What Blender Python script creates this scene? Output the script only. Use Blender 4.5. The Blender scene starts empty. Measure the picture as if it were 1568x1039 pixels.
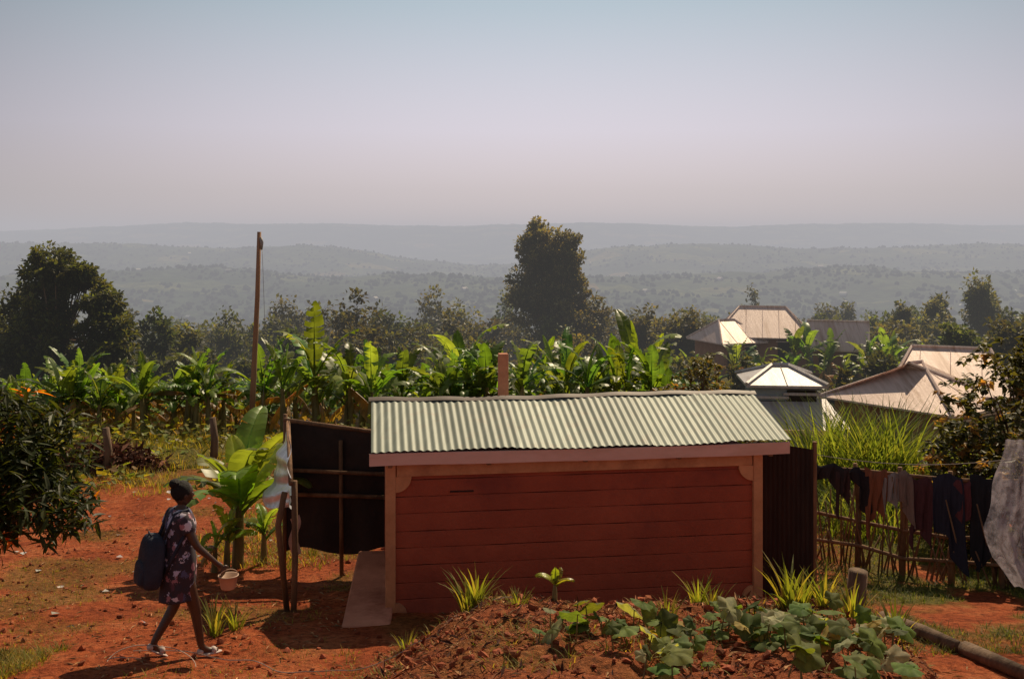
import bpy, math, random, bmesh
import numpy as np
from mathutils import Vector, Matrix
random.seed(5)
rng = np.random.default_rng(11)
sc = bpy.context.scene
COL = bpy.context.collection

# ------------------------------------------------------------------ noise / terrain
def _h(ix, iy, s):
    n = (ix.astype(np.int64)*374761393 + iy.astype(np.int64)*668265263 + s*1274126177) & 0xffffffff
    n = ((n ^ (n >> 13))*1274126177) & 0xffffffff
    n = n ^ (n >> 16)
    return (n & 0xffff)/65535.0
def vn(x, y, s=0):
    x = np.asarray(x, float); y = np.asarray(y, float)
    ix = np.floor(x); iy = np.floor(y); fx = x-ix; fy = y-iy
    fx = fx*fx*(3-2*fx); fy = fy*fy*(3-2*fy)
    a = _h(ix, iy, s); b = _h(ix+1, iy, s); c = _h(ix, iy+1, s); d = _h(ix+1, iy+1, s)
    return (a*(1-fx)+b*fx)*(1-fy)+(c*(1-fx)+d*fx)*fy
def fbm(x, y, s=0, o=3):
    r = 0; a = .5; t = 0
    for i in range(o):
        r = r+a*vn(x*2**i, y*2**i, s+i); t += a; a *= .5
    return r/t
def ss(a, b, t):
    t = np.clip((np.asarray(t, float)-a)/(b-a), 0, 1); return t*t*(3-2*t)
PY = [-60, 0, 3, 6, 8.9, 11, 13, 23, 28, 40, 60, 100, 200, 500, 1000, 1500, 9500]
PZ = [1.5, -1.7, -2.4, -3.1, -3.7, -4.06, -4.4, -5.0, -5.4, -8.0, -11, -16.5, -31, -72, -100, -105, -105]
BY = [0, 4, 6, 7.5, 8.4, 8.9]
BZ = [-1.7, -2.3, -2.62, -2.86, -3.04, -3.18]
def bankmask(x, y):
    e = 0.5*(fbm(x*1.3, y*1.3, 40)-.5)
    m = ss(-1.5, -.1, x+e-.10*(y-7))*(1-ss(2.5, 3.2, x+e))
    m = m*(1-ss(8.5, 9.7, y+e))
    return m
def terr(x, y):
    x = np.asarray(x, float); y = np.asarray(y, float)
    z = np.interp(y, PY, PZ)
    b = np.interp(y, BY, BZ)
    m = bankmask(x, y)
    z = z*(1-m)+np.maximum(b, z)*m
    z = z-2.0*ss(4, 8, x)*ss(17, 24, y)*(1-ss(46, 58, y))
    z = z+3.0*ss(6, 14, x)*ss(50, 62, y)*(1-ss(90, 150, y))
    near = 1-ss(40, 120, y)
    z = z+near*(.10*(fbm(x*.8, y*.8, 3)-.5)+.05*(fbm(x*3.5, y*3.5, 9)-.5)+m*.14*(fbm(x*6, y*6, 19, 3)-.5))
    far = ss(150, 600, y)
    z = z+far*(14*(fbm(x/70, y/70, 21)-.5)+4*(vn(x/14, y/14, 5)-.5)+2*(vn(x/6, y/6, 6)-.5))
    ca = -62+44*(fbm(x/330+3, y*0, 31)-.4)
    z = z+(ca+105)*np.exp(-((y-1750-250*(vn(x/500, y*0, 8)-.5))/380)**2)
    cb = -14+26*(fbm(x/300, y*0, 33, 2)-.5)-55*np.exp(-((x+150)/330)**2)
    z = z+(cb+105)*np.exp(-((y-3050)/520)**2)
    cc = 98+44*(fbm(x/800+.4, y*0, 35)-.5)+16*ss(1200, 3500, x)-45*ss(-1700, -3300, x)
    z = z+(cc+105)*np.exp(-((y-6000)/900)**2)
    return z
def tz(x, y): return float(terr(np.array([x]), np.array([y]))[0])

# ------------------------------------------------------------------ mesh accumulator
class Acc:
    def __init__(s): s.v = []; s.l = []; s.n = []; s.c = []; s.o = 0
    def add(s, v, faces, col):
        v = np.asarray(v, float).reshape(-1, 3)
        for f in faces:
            f = np.asarray(f, int)
            if f.size == 0: continue
            s.l.append((f+s.o).ravel()); s.n.append(np.full(len(f), f.shape[1]))
        c = np.asarray(col, float)
        if c.ndim == 1: c = np.tile(c, (len(v), 1))
        s.v.append(v); s.c.append(c[:, :3]); s.o += len(v)
    def scatter(s, tv, tf, R, T, S, col):
        M = len(T); N = len(tv)
        if M == 0: return
        S = np.asarray(S, float)
        if S.ndim == 0: S = np.full(M, float(S))
        if S.ndim == 1: S = np.repeat(S[:, None], 3, 1)
        vv = tv[None]*S[:, None, :]
        vv = np.einsum('mij,mnj->mni', R, vv)+T[:, None, :]
        cc = np.repeat(col, N, 0)
        fs = []
        for f in tf:
            f = np.asarray(f, int)
            fs.append((f[None]+(np.arange(M)*N)[:, None, None]).reshape(-1, f.shape[1]))
        s.add(vv.reshape(-1, 3), fs, cc)
    def build(s, name, mat, parent=None, smooth=False):
        me = bpy.data.meshes.new(name)
        v = np.concatenate(s.v); l = np.concatenate(s.l); n = np.concatenate(s.n); c = np.concatenate(s.c)
        me.vertices.add(len(v)); me.vertices.foreach_set('co', v.ravel())
        me.loops.add(len(l)); me.loops.foreach_set('vertex_index', l.astype(np.int32))
        me.polygons.add(len(n))
        st = np.concatenate([[0], np.cumsum(n)[:-1]])
        me.polygons.foreach_set('loop_start', st.astype(np.int32))
        me.polygons.foreach_set('loop_total', n.astype(np.int32))
        me.polygons.foreach_set('use_smooth', np.full(len(n), smooth))
        me.update(calc_edges=True)
        a = me.color_attributes.new('Col', 'FLOAT_COLOR', 'POINT')
        a.data.foreach_set('color', np.concatenate([c, np.ones((len(c), 1))], 1).ravel().astype(np.float32))
        me.materials.append(mat)
        ob = bpy.data.objects.new(name, me); COL.objects.link(ob)
        if parent: adopt(ob, parent)
        return ob
def adopt(ob, parent):
    ob.parent = parent
    ob.matrix_parent_inverse = Matrix.Translation(parent.location).inverted()
def empty(name, loc):
    e = bpy.data.objects.new(name, None); e.location = loc; e.empty_display_size = .3
    COL.objects.link(e); return e
def frames(d, up):
    y = d/np.maximum(np.linalg.norm(d, axis=1, keepdims=True), 1e-9)
    x = np.cross(y, up); x = x/np.maximum(np.linalg.norm(x, axis=1, keepdims=True), 1e-9)
    z = np.cross(x, y)
    return np.stack([x, y, z], axis=2)
def rdir(n):
    d = rng.normal(size=(n, 3)); return d/np.linalg.norm(d, axis=1, keepdims=True)
def vary(c, n, a=.25, h=.08):
    c = np.array(c)
    k = 1+a*(rng.random((n, 1))*2-1)
    return np.clip(c[None]*k*(1+h*(rng.random((n, 3))*2-1)), 0, 1)
LEAF_V = np.array([[0, 0, 0], [.28, .42, .06], [0, 1, -.10], [-.28, .42, .06]]); LEAF_F = [np.array([[0, 1, 2], [0, 2, 3]])]
LONG_V = np.array([[0, 0, 0], [.11, .3, .03], [.10, .65, -.03], [0, 1, -.14], [-.10, .65, -.03], [-.11, .3, .03], [0, .33, -.01], [0, .66, -.06]])
LONG_F = [np.array([[0, 1, 6], [0, 6, 5], [3, 7, 2], [3, 4, 7]]), np.array([[1, 2, 7, 6], [6, 7, 4, 5]])]
def blade(w=.03, bend=.35, n=5):
    v = []; f = []
    for i in range(n+1):
        t = i/n; ww = w*(1-t**1.6)+.001
        p = (t*(1-.25*bend*t), -bend*t*t)
        v += [[-ww, p[0], p[1]], [ww, p[0], p[1]]]
        if i < n: f.append([2*i, 2*i+1, 2*i+3, 2*i+2])
    return np.array(v), [np.array(f)]
def tube(acc, pts, rad, n=8, col=(.2, .1, .05), cap=True):
    pts = [Vector(p) for p in pts]; V = []; Fq = []
    for i, p in enumerate(pts):
        t = (pts[min(i+1, len(pts)-1)]-pts[max(i-1, 0)]).normalized()
        a = t.cross(Vector((.3, .2, 1)) if abs(t.z) < .95 else Vector((1, .1, 0))).normalized(); b = t.cross(a)
        for k in range(n):
            an = 2*math.pi*k/n
            V.append(p+(a*math.cos(an)+b*math.sin(an))*rad[i])
    for i in range(len(pts)-1):
        for k in range(n):
            Fq.append([i*n+k, i*n+(k+1) % n, (i+1)*n+(k+1) % n, (i+1)*n+k])
    fs = [np.array(Fq)]
    if cap:
        V.append(pts[0]); V.append(pts[-1]); m = len(V)
        fs.append(np.array([[m-2, (k+1) % n, k] for k in range(n)]+[[m-1, (len(pts)-1)*n+k, (len(pts)-1)*n+(k+1) % n] for k in range(n)]))
    acc.add(np.array([list(v) for v in V]), fs, col)

# ------------------------------------------------------------------ materials
def newmat(name):
    m = bpy.data.materials.new(name); m.use_nodes = True
    nt = m.node_tree; nt.nodes.clear()
    out = nt.nodes.new('ShaderNodeOutputMaterial'); return m, nt, out
def N(nt, t, **k):
    n = nt.nodes.new(t)
    for a, b in k.items(): setattr(n, a, b)
    return n
def noise_node(nt, scale, detail=4, rough=.6, vec=None):
    n = N(nt, 'ShaderNodeTexNoise'); n.inputs['Scale'].default_value = scale
    n.inputs['Detail'].default_value = detail; n.inputs['Roughness'].default_value = rough
    if vec is not None: nt.links.new(vec, n.inputs['Vector'])
    return n
def ramp(nt, fac, stops):
    r = N(nt, 'ShaderNodeValToRGB'); nt.links.new(fac, r.inputs[0])
    e = r.color_ramp.elements
    while len(e) < len(stops): e.new(.5)
    for i, (p, c) in enumerate(stops):
        e[i].position = p; e[i].color = (*c, 1)
    return r
def mixc(nt, fac, a, b, mode='MIX'):
    m = N(nt, 'ShaderNodeMix', data_type='RGBA', blend_type=mode)
    for s, v in ((m.inputs[0], fac), (m.inputs[6], a), (m.inputs[7], b)):
        if isinstance(v, bpy.types.NodeSocket): nt.links.new(v, s)
        elif isinstance(v, tuple): s.default_value = (*v, 1)
        else: s.default_value = v
    return m.outputs[2]
def surf(name, c1, c2=None, scale=6, rough=.8, bump=.3, bscale=None, metal=0, spec=.3, stretch=(1, 1, 1), stain=None, usecol=False):
    m, nt, out = newmat(name)
    tc = N(nt, 'ShaderNodeTexCoord'); mp = N(nt, 'ShaderNodeMapping'); mp.inputs['Scale'].default_value = stretch
    nt.links.new(tc.outputs['Object'], mp.inputs[0])
    n = noise_node(nt, scale, 4, .65, mp.outputs[0])
    c2 = c2 or tuple(x*.6 for x in c1)
    r = ramp(nt, n.outputs[0], [(.32, c2), (.68, c1)])
    col = r.outputs[0]
    if usecol:
        at = N(nt, 'ShaderNodeAttribute', attribute_name='Col')
        col = mixc(nt, 1.0, col, at.outputs[0], 'MULTIPLY')
    if stain:
        n3 = noise_node(nt, scale*.35, 5, .7, mp.outputs[0])
        r3 = ramp(nt, n3.outputs[0], [(.5, (0, 0, 0)), (.68, (1, 1, 1))])
        col = mixc(nt, r3.outputs[0], col, stain)
    p = N(nt, 'ShaderNodeBsdfPrincipled'); nt.links.new(col, p.inputs['Base Color'])
    p.inputs['Roughness'].default_value = rough; p.inputs['Metallic'].default_value = metal
    p.inputs['Specular IOR Level'].default_value = spec
    if bump:
        n2 = noise_node(nt, bscale or scale*5, 4, .7, mp.outputs[0])
        b = N(nt, 'ShaderNodeBump'); b.inputs['Strength'].default_value = bump; b.inputs['Distance'].default_value = .02
        nt.links.new(n2.outputs[0], b.inputs['Height']); nt.links.new(b.outputs[0], p.inputs['Normal'])
    nt.links.new(p.outputs[0], out.inputs[0]); return m
def leafmat(name, trans=.4, rough=.5, spec=.35, tint=(1.15, 1.2, .35), ns=3.0):
    m, nt, out = newmat(name)
    at = N(nt, 'ShaderNodeAttribute', attribute_name='Col')
    tc = N(nt, 'ShaderNodeTexCoord'); n = noise_node(nt, ns, 3, .6, tc.outputs['Object'])
    r = ramp(nt, n.outputs[0], [(.3, (.6, .62, .6)), (.7, (1.25, 1.2, 1.1))])
    col = mixc(nt, 1.0, at.outputs[0], r.outputs[0], 'MULTIPLY')
    p = N(nt, 'ShaderNodeBsdfPrincipled'); nt.links.new(col, p.inputs['Base Color'])
    p.inputs['Roughness'].default_value = rough; p.inputs['Specular IOR Level'].default_value = spec
    tcx = mixc(nt, 1.0, col, tint, 'MULTIPLY')
    t = N(nt, 'ShaderNodeBsdfTranslucent'); nt.links.new(tcx, t.inputs[0])
    mx = N(nt, 'ShaderNodeMixShader'); mx.inputs[0].default_value = trans
    nt.links.new(p.outputs[0], mx.inputs[1]); nt.links.new(t.outputs[0], mx.inputs[2])
    nt.links.new(mx.outputs[0], out.inputs[0]); return m

M_leaf = leafmat('leaf_foliage', .5, .5, .3, (1.8, 1.6, .5))
M_far = leafmat('leaf_far', .3, .8, .05, (1.5, 1.3, .5), .05)
M_banana = leafmat('banana_leaf', .5, .4, .4, (1.75, 1.75, .4))
M_grass = leafmat('grass_blade', .5, .6, .2, (1.75, 1.55, .4))
M_bark = surf('bark', (.22, .14, .09), (.09, .055, .035), 9, .9, .6, stretch=(1, 1, .25))
M_wood = surf('weathered_wood', (.28, .15, .08), (.12, .06, .03), 7, .85, .5, stretch=(1, 1, .3))
M_stem = surf('banana_stem', (.26, .20, .08), (.11, .08, .03), 6, .6, .3, stretch=(1, 1, .3))
M_debris = surf('debris', (1, 1, 1), (.6, .6, .6), 20, .9, .3, usecol=True)

# ------------------------------------------------------------------ world, sun
SUN_AZ = math.radians(26); SUN_EL = math.radians(45)
sd = Vector((math.sin(SUN_AZ)*math.cos(SUN_EL), math.cos(SUN_AZ)*math.cos(SUN_EL), math.sin(SUN_EL)))
w = bpy.data.worlds.new('World'); sc.world = w; w.use_nodes = True
nt = w.node_tree; nt.nodes.clear()
wo = N(nt, 'ShaderNodeOutputWorld'); bg = N(nt, 'ShaderNodeBackground'); bg.inputs[1].default_value = .1
sky = N(nt, 'ShaderNodeTexSky'); sky.sky_type = 'NISHITA'; sky.sun_disc = False
sky.sun_elevation = SUN_EL; sky.sun_rotation = SUN_AZ; sky.dust_density = 3; sky.altitude = 1500
geo = N(nt, 'ShaderNodeTexCoord'); sep = N(nt, 'ShaderNodeSeparateXYZ'); nt.links.new(geo.outputs['Generated'], sep.inputs[0])
rp = ramp(nt, sep.outputs[2], [(0.0, (.78, .57, .55)), (.05, (.78, .62, .62)), (.11, (.74, .66, .73)), (.23, (.44, .52, .57)), (.5, (.29, .31, .33)), (1, (.22, .23, .25))])
dt = N(nt, 'ShaderNodeVectorMath', operation='DOT_PRODUCT'); nt.links.new(geo.outputs['Generated'], dt.inputs[0]); dt.inputs[1].default_value = (.04, .985, .15)
mr = N(nt, 'ShaderNodeMapRange'); nt.links.new(dt.outputs['Value'], mr.inputs[0])
mr.inputs[1].default_value = .84; mr.inputs[2].default_value = 1.0; mr.inputs[3].default_value = .56; mr.inputs[4].default_value = 1.12
sc1 = N(nt, 'ShaderNodeVectorMath', operation='SCALE'); nt.links.new(rp.outputs[0], sc1.inputs[0]); nt.links.new(mr.outputs[0], sc1.inputs['Scale'])
sc2 = N(nt, 'ShaderNodeVectorMath', operation='SCALE'); nt.links.new(sc1.outputs[0], sc2.inputs[0]); sc2.inputs['Scale'].default_value = 10
mxs = mixc(nt, .88, sky.outputs[0], sc2.outputs[0])
nt.links.new(mxs, bg.inputs[0]); nt.links.new(bg.outputs[0], wo.inputs[0])
sl = bpy.data.lights.new('sun', 'SUN'); sl.energy = 5; sl.angle = math.radians(.5); sl.color = (1, .82, .56)
so = bpy.data.objects.new('sun', sl); so.rotation_euler = sd.to_track_quat('Z', 'Y').to_euler(); so.location = (10, 30, 40); COL.objects.link(so)
cd = bpy.data.cameras.new('camera'); cd.lens = 35; cd.sensor_width = 36; cd.clip_end = 20000; cd.shift_y = -.0953
co = bpy.data.objects.new('camera', cd); co.rotation_euler = (math.radians(90), 0, 0); COL.objects.link(co); sc.camera = co
sc.view_settings.view_transform = 'Standard'; sc.view_settings.look = 'None'; sc.view_settings.exposure = 0

# ------------------------------------------------------------------ haze (absorbing, glowing boxes: scattered light put in as emission, slope and valley)
def hazebox(name, sig, colr, X0, X1, Y0, Y1, Z0, Z1):
    m, nt, out = newmat(name)
    ab = N(nt, 'ShaderNodeVolumeAbsorption'); ab.inputs[0].default_value = (0, 0, 0, 1); ab.inputs[1].default_value = sig
    em = N(nt, 'ShaderNodeEmission'); em.inputs[0].default_value = (*colr, 1); em.inputs[1].default_value = sig
    ad = N(nt, 'ShaderNodeAddShader'); nt.links.new(ab.outputs[0], ad.inputs[0]); nt.links.new(em.outputs[0], ad.inputs[1]); nt.links.new(ad.outputs[0], out.inputs[1])
    a = Acc()
    a.add([[X0, Y0, Z0], [X1, Y0, Z0], [X1, Y1, Z0], [X0, Y1, Z0], [X0, Y0, Z1], [X1, Y0, Z1], [X1, Y1, Z1], [X0, Y1, Z1]],
          [np.array([[0, 3, 2, 1], [4, 5, 6, 7], [0, 1, 5, 4], [1, 2, 6, 5], [2, 3, 7, 6], [3, 0, 4, 7]])], (1, 1, 1))
    a.build(name, m)
hazebox('haze', 1/3300., (.47, .465, .51), -9000, 9000, 171, 7000, -260, 120)
hazebox('haze', 1/520., (.40, .39, .38), -600, 600, 34, 170, -70, 9)

# ------------------------------------------------------------------ ground
ang = np.radians(np.concatenate([np.linspace(-180, -42, 60, endpoint=False), np.linspace(-42, 42, 640, endpoint=False), np.linspace(42, 180, 61)]))
rad = np.concatenate([np.linspace(.3, 5.5, 30, endpoint=False), np.arange(5.5, 30, .09), np.geomspace(30, 9400, 320)])
A, Rr = np.meshgrid(ang, rad); gx = Rr*np.sin(A); gy = Rr*np.cos(A)
gz = terr(gx, gy); n1, n2 = gx.shape
idx = np.arange(n1*n2).reshape(n1, n2)
fq = np.stack([idx[:-1, :-1], idx[:-1, 1:], idx[1:, 1:], idx[1:, :-1]], -1).reshape(-1, 4)
pn = fbm(gx*1.1, gy*1.1, 50, 4)
g = ss(3.3, 4.2, gx-.25*(gy-10))*ss(9.0, 10, gy)*ss(.28, .44, pn)
g = np.maximum(g, .75*(1-ss(-4.5, -3.6, gx))*(1-ss(8.6, 9.4, gy))*ss(.42, .55, pn))
g = np.maximum(g, ss(18, 24, gy+4*(pn-.5)))
g = np.maximum(g, .5*ss(.52, .7, pn)*ss(8, 11, gy))
bm = bankmask(gx, gy)
g = np.maximum(g, bm*.25*ss(.5, .65, pn))
farm = ss(40, 120, gy)
a = Acc(); a.add(np.stack([gx, gy, gz], -1).reshape(-1, 3), [fq], np.stack([g, bm, farm], -1).reshape(-1, 3))
m, nt, out = newmat('ground_soil')
at = N(nt, 'ShaderNodeAttribute', attribute_name='Col'); sp = N(nt, 'ShaderNodeSeparateColor'); nt.links.new(at.outputs[0], sp.inputs[0])
tc = N(nt, 'ShaderNodeTexCoord'); ov = tc.outputs['Object']
n1_ = noise_node(nt, 1.3, 7, .7, ov); n2_ = noise_node(nt, 14, 5, .7, ov); n3_ = noise_node(nt, 60, 3, .7, ov)
soil = ramp(nt, n1_.outputs[0], [(.3, (.22, .044, .016)), (.5, (.43, .100, .034)), (.72, (.58, .20, .08))])
speck = ramp(nt, n2_.outputs[0], [(.35, (.40, .36, .36)), (.55, (1, 1, 1)), (.75, (1.15, 1.2, 1.25))])
s1 = mixc(nt, 1.0, soil.outputs[0], speck.outputs[0], 'MULTIPLY')
mul = ramp(nt, n2_.outputs[0], [(.35, (.09, .025, .012)), (.55, (.32, .085, .032)), (.72, (.46, .17, .075))])
s2 = mixc(nt, sp.outputs[1], s1, mul.outputs[0])
gr = ramp(nt, n2_.outputs[0], [(.3, (.045, .048, .010)), (.55, (.12, .13, .03)), (.75, (.26, .21, .07))])
gm = N(nt, 'ShaderNodeMath', operation='MULTIPLY'); nt.links.new(sp.outputs[0], gm.inputs[0]); gm.inputs[1].default_value = .9
s3 = mixc(nt, gm.outputs[0], s2, gr.outputs[0])
vf = N(nt, 'ShaderNodeTexVoronoi'); vf.inputs['Scale'].default_value = .011; nt.links.new(ov, vf.inputs['Vector'])
fcol = N(nt, 'ShaderNodeSeparateColor'); nt.links.new(vf.outputs['Color'], fcol.inputs[0])
fld = ramp(nt, fcol.outputs[0], [(.0, (.018, .036, .018)), (.55, (.028, .050, .022)), (.8, (.05, .07, .028)), (.94, (.10, .11, .045)), (1, (.15, .10, .045))])
nf = noise_node(nt, .05, 6, .75, ov); nfr = ramp(nt, nf.outputs[0], [(.38, (.3, .4, .3)), (.62, (1.25, 1.2, 1.1))])
f1 = mixc(nt, 1.0, fld.outputs[0], nfr.outputs[0], 'MULTIPLY')
s4 = mixc(nt, sp.outputs[2], s3, f1)
p = N(nt, 'ShaderNodeBsdfPrincipled'); nt.links.new(s4, p.inputs['Base Color']); p.inputs['Roughness'].default_value = .95; p.inputs['Specular IOR Level'].default_value = .1
bsum = N(nt, 'ShaderNodeMath', operation='ADD'); nt.links.new(n2_.outputs[0], bsum.inputs[0]); nt.links.new(n3_.outputs[0], bsum.inputs[1])
b = N(nt, 'ShaderNodeBump'); b.inputs['Strength'].default_value = .9; b.inputs['Distance'].default_value = .05
nt.links.new(bsum.outputs[0], b.inputs['Height']); nt.links.new(b.outputs[0], p.inputs['Normal']); nt.links.new(p.outputs[0], out.inputs[0])
a.build('ground', m, smooth=True)

def box(name, parent, loc, size, mat, rot=0, bevel=.006, tilt=None):
    bm_ = bmesh.new(); bmesh.ops.create_cube(bm_, size=1)
    for v in bm_.verts: v.co = Vector((v.co.x*size[0], v.co.y*size[1], v.co.z*size[2]))
    if bevel: bmesh.ops.bevel(bm_, geom=bm_.edges[:], offset=min(bevel, min(size)*.3), segments=2, affect='EDGES', profile=.5)
    me = bpy.data.meshes.new(name); bm_.to_mesh(me); bm_.free(); me.materials.append(mat)
    ob = bpy.data.objects.new(name, me); ob.location = loc; ob.rotation_euler = (tilt or (0, 0))[0], (tilt or (0, 0))[1], rot
    COL.objects.link(ob)
    if parent: adopt(ob, parent)
    return ob
def sheetgrid(acc, fn, nu, nv, col):
    V = [list(fn(i/nu, j/nv)) for j in range(nv+1) for i in range(nu+1)]
    ix = np.arange((nu+1)*(nv+1)).reshape(nv+1, nu+1)
    acc.add(V, [np.stack([ix[:-1, :-1], ix[:-1, 1:], ix[1:, 1:], ix[1:, :-1]], -1).reshape(-1, 4)], col)

# ------------------------------------------------------------------ shed
O = Vector((-1.50, 10.6, 0)); TH = math.atan2(.139, .990); U = Vector((math.cos(TH), math.sin(TH), 0)); Vv = Vector((-math.sin(TH), math.cos(TH), 0))
def S(s, t, z): return O+U*s+Vv*t+Vector((0, 0, z))
shed = empty('brick_shed', S(2.3, .9, -4.0))
M_brick = surf('red_wall_paint', (.44, .098, .048), (.33, .070, .036), 1.3, .85, .7, 12, stain=(.24, .052, .034))
M_col = surf('orange_plaster', (.68, .31, .15), (.52, .22, .10), 4, .85, .25, 30, stain=(.40, .16, .08))
M_fascia = surf('pink_fascia', (.80, .48, .39), (.70, .39, .30), 3, .7, .2, 30, stretch=(.3, 1, 1), stain=(.58, .32, .22))
M_blk = surf('mortar', (.26, .058, .034), (.19, .044, .026), 6, .95, .4, 40)
ZB = -4.25; ZT = -2.385
L0, L1 = .152, 4.405
box('wall_core', shed, S((L0+L1)/2, .143+.95, (ZB+ZT)/2-.02), (L1-L0-.03, 1.84, ZT-ZB-.02), M_blk, TH)
zc = ZB; i = 0
while zc < ZT-.12:
    h = .186+.008*math.sin(i*2.3)
    a = Acc(); nx = 90; ph = random.random()*9
    def crs(u, v, zc=zc, h=h, ph=ph):
        s = L0+.10+(L1-L0-.20)*u
        wob = .0016*math.sin(s*3.1+ph)+.0012*math.sin(s*11.7+ph*2)
        prof_ = [0, .005, .007, .007, .005, 0][int(round(v*5))]
        zz = [0, .005, h*.35, h*.7, h-.010, h-.004][int(round(v*5))]
        return S(s, .143-prof_-.0015*math.sin(s*5+ph)-.001*math.sin(s*31+ph), zc+zz+wob)
    sheetgrid(a, crs, nx, 5, (1, 1, 1)); a.build('course_%02d' % i, M_brick, shed)
    zc += h; i += 1
box('beam', shed, S((L0+L1)/2, .145, ZT-.075), (L1-L0-.24, .09, .15), M_col, TH)
for nm, s in (('column_west', L0+.055), ('column_east', L1-.055)):
    box(nm, shed, S(s, .160, (ZB+ZT)/2), (.11, .14, ZT-ZB), M_col, TH, .01)
for s0, sg in ((L0+.11, 1), (L1-.11, -1)):
    for zt_, dn in ((ZT-.15, -1), (-4.02, 1)):
        a = Acc(); R_ = .17 if dn < 0 else .12; nn = 12; V = []
        for yy in (.103, .2):
            V.append(S(s0, yy, zt_))
            for k in range(nn+1):
                an = math.pi/2*k/nn
                V.append(S(s0+sg*R_*math.cos(an), yy, zt_+dn*R_*math.sin(an)))
        m_ = nn+2
        f3 = [[0, k, k+1] for k in range(1, nn+1)]+[[m_, m_+k+1, m_+k] for k in range(1, nn+1)]
        f4 = [[k, k+1, m_+k+1, m_+k] for k in range(1, nn+1)]
        a.add([list(v) for v in V], [np.array(f3), np.array(f4)], (1, 1, 1)); a.build('bracket', M_col, shed)
box('vent_slot', shed, S(.98, .133, -2.72), (.26, .02, .016), surf('slot_dark', (.05, .02, .015)), TH, .002)
RL = 4.70
a = Acc()
sheetgrid(a, lambda u, v: S(-.02+RL*u, .012+.004*math.sin(u*14), -2.262-.130*v+.006*math.sin(u*6+1)+.003*math.sin(u*19)*v), 60, 3, (1, 1, 1))
fo = a.build('fascia', M_fascia, shed); sm_ = fo.modifiers.new('s', 'SOLIDIFY'); sm_.thickness = .03
M_roof, nt, out = newmat('corrugated_roof')
tc = N(nt, 'ShaderNodeTexCoord'); at = N(nt, 'ShaderNodeAttribute', attribute_name='Col')
mp = N(nt, 'ShaderNodeMapping'); mp.inputs['Rotation'].default_value = (0, 0, -TH); mp.inputs['Scale'].default_value = (6, .8, .8); nt.links.new(tc.outputs['Object'], mp.inputs[0])
n_ = noise_node(nt, 2.5, 5, .7, mp.outputs[0]); r_ = ramp(nt, n_.outputs[0], [(.3, (.70, .72, .70)), (.6, (1, 1, 1)), (.78, (1.5, 1.45, 1.45))])
cc = mixc(nt, 1.0, at.outputs[0], r_.outputs[0], 'MULTIPLY')
nr = noise_node(nt, 5, 5, .75, tc.outputs['Object']); rr_ = ramp(nt, nr.outputs[0], [(.54, (0, 0, 0)), (.75, (.7, .7, .7))])
cc = mixc(nt, rr_.outputs[0], cc, (.22, .16, .12))
p = N(nt, 'ShaderNodeBsdfPrincipled'); nt.links.new(cc, p.inputs['Base Color']); p.inputs['Roughness'].default_value = .6; p.inputs['Metallic'].default_value = .1
nt.links.new(p.outputs[0], out.inputs[0])
def corr(acc, s0, s1, t0, z0, t1, z1, col, pitch=.083, amp=.006, lift=0.0):
    nx = int((s1-s0)/pitch*8); V = []; ny = 8
    for j in range(ny+1):
        f = j/ny
        for i in range(nx+1):
            s = s0+(s1-s0)*i/nx
            z = z0+(z1-z0)*f+amp*math.sin(2*math.pi*s/pitch)+lift+.010*math.sin(s*1.7+f*2)+.005*math.sin(s*5.1)
            V.append(list(S(s, t0+(t1-t0)*f, z)))
    ix = np.arange((nx+1)*(ny+1)).reshape(ny+1, nx+1)
    acc.add(V, [np.stack([ix[:-1, :-1], ix[:-1, 1:], ix[1:, 1:], ix[1:, :-1]], -1).reshape(-1, 4)], col)
a = Acc()
sheets = [(-.0, .86), (.80, 1.62), (1.56, 2.40), (2.33, 3.16), (3.09, 3.95), (3.88, 4.70)]
ZR = -1.865
for i, (s0, s1) in enumerate(sheets):
    k = [1, .84, 1.15, .90, 1.08, .95][i]; c = (.235*k, .260*k, .215*k)
    corr(a, s0, s1, -.03+.018*(i % 2), -2.24, 1.17, ZR, c, lift=.005*(i % 2))
    corr(a, s0, s1, 1.15, ZR, 2.15, -2.26, c, lift=.005*(i % 2))
a.build('roof_sheets', M_roof, shed, smooth=True)
a = Acc(); V = []; nx = 60; cs = [(-.07, -.022), (-.025, .006), (0, .012), (.025, .006), (.08, -.03)]
for i in range(nx+1):
    s = -.03+(RL+.06)*i/nx
    for (dy, dz) in cs: V.append(list(S(s, 1.16+dy, ZR+.012+dz+.010*math.sin(s*1.7+2)+.006*math.sin(s*9))))
ix = np.arange((nx+1)*5).reshape(nx+1, 5)
a.add(V, [np.stack([ix[:-1, :-1], ix[:-1, 1:], ix[1:, 1:], ix[1:, :-1]], -1).reshape(-1, 4)], (.12, .085, .075))
a.build('ridge_cap', M_roof, shed, smooth=True)
for i in range(5): box('rafter', shed, S(.2+i*1.07, .09, -2.40), (.05, .10, .05), M_wood, TH)
box('vent_post', shed, (-.115, 12.9, -2.42), (.125, .125, 1.95), surf('vent_post_paint', (.60, .24, .14), (.45, .17, .10), 6, .8, .3), TH, .01)
M_dark = surf('dark_sheet', (.045, .026, .020), (.022, .014, .012), 3, .75, .4, stretch=(3, 3, .5))
scr = empty('sheet_metal_screen', (3.35, 12.2, -4.2))
a = Acc(); V = []; n = 60
for j in range(2):
    for i in range(n+1):
        t = i/n; x = 2.98+.62*t; y = 12.1-.25*t+.004*math.sin(i*1.3)
        V.append([x, y, -4.45 if j == 0 else -2.42-.05*t])
ix = np.arange(2*(n+1)).reshape(2, n+1)
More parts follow.
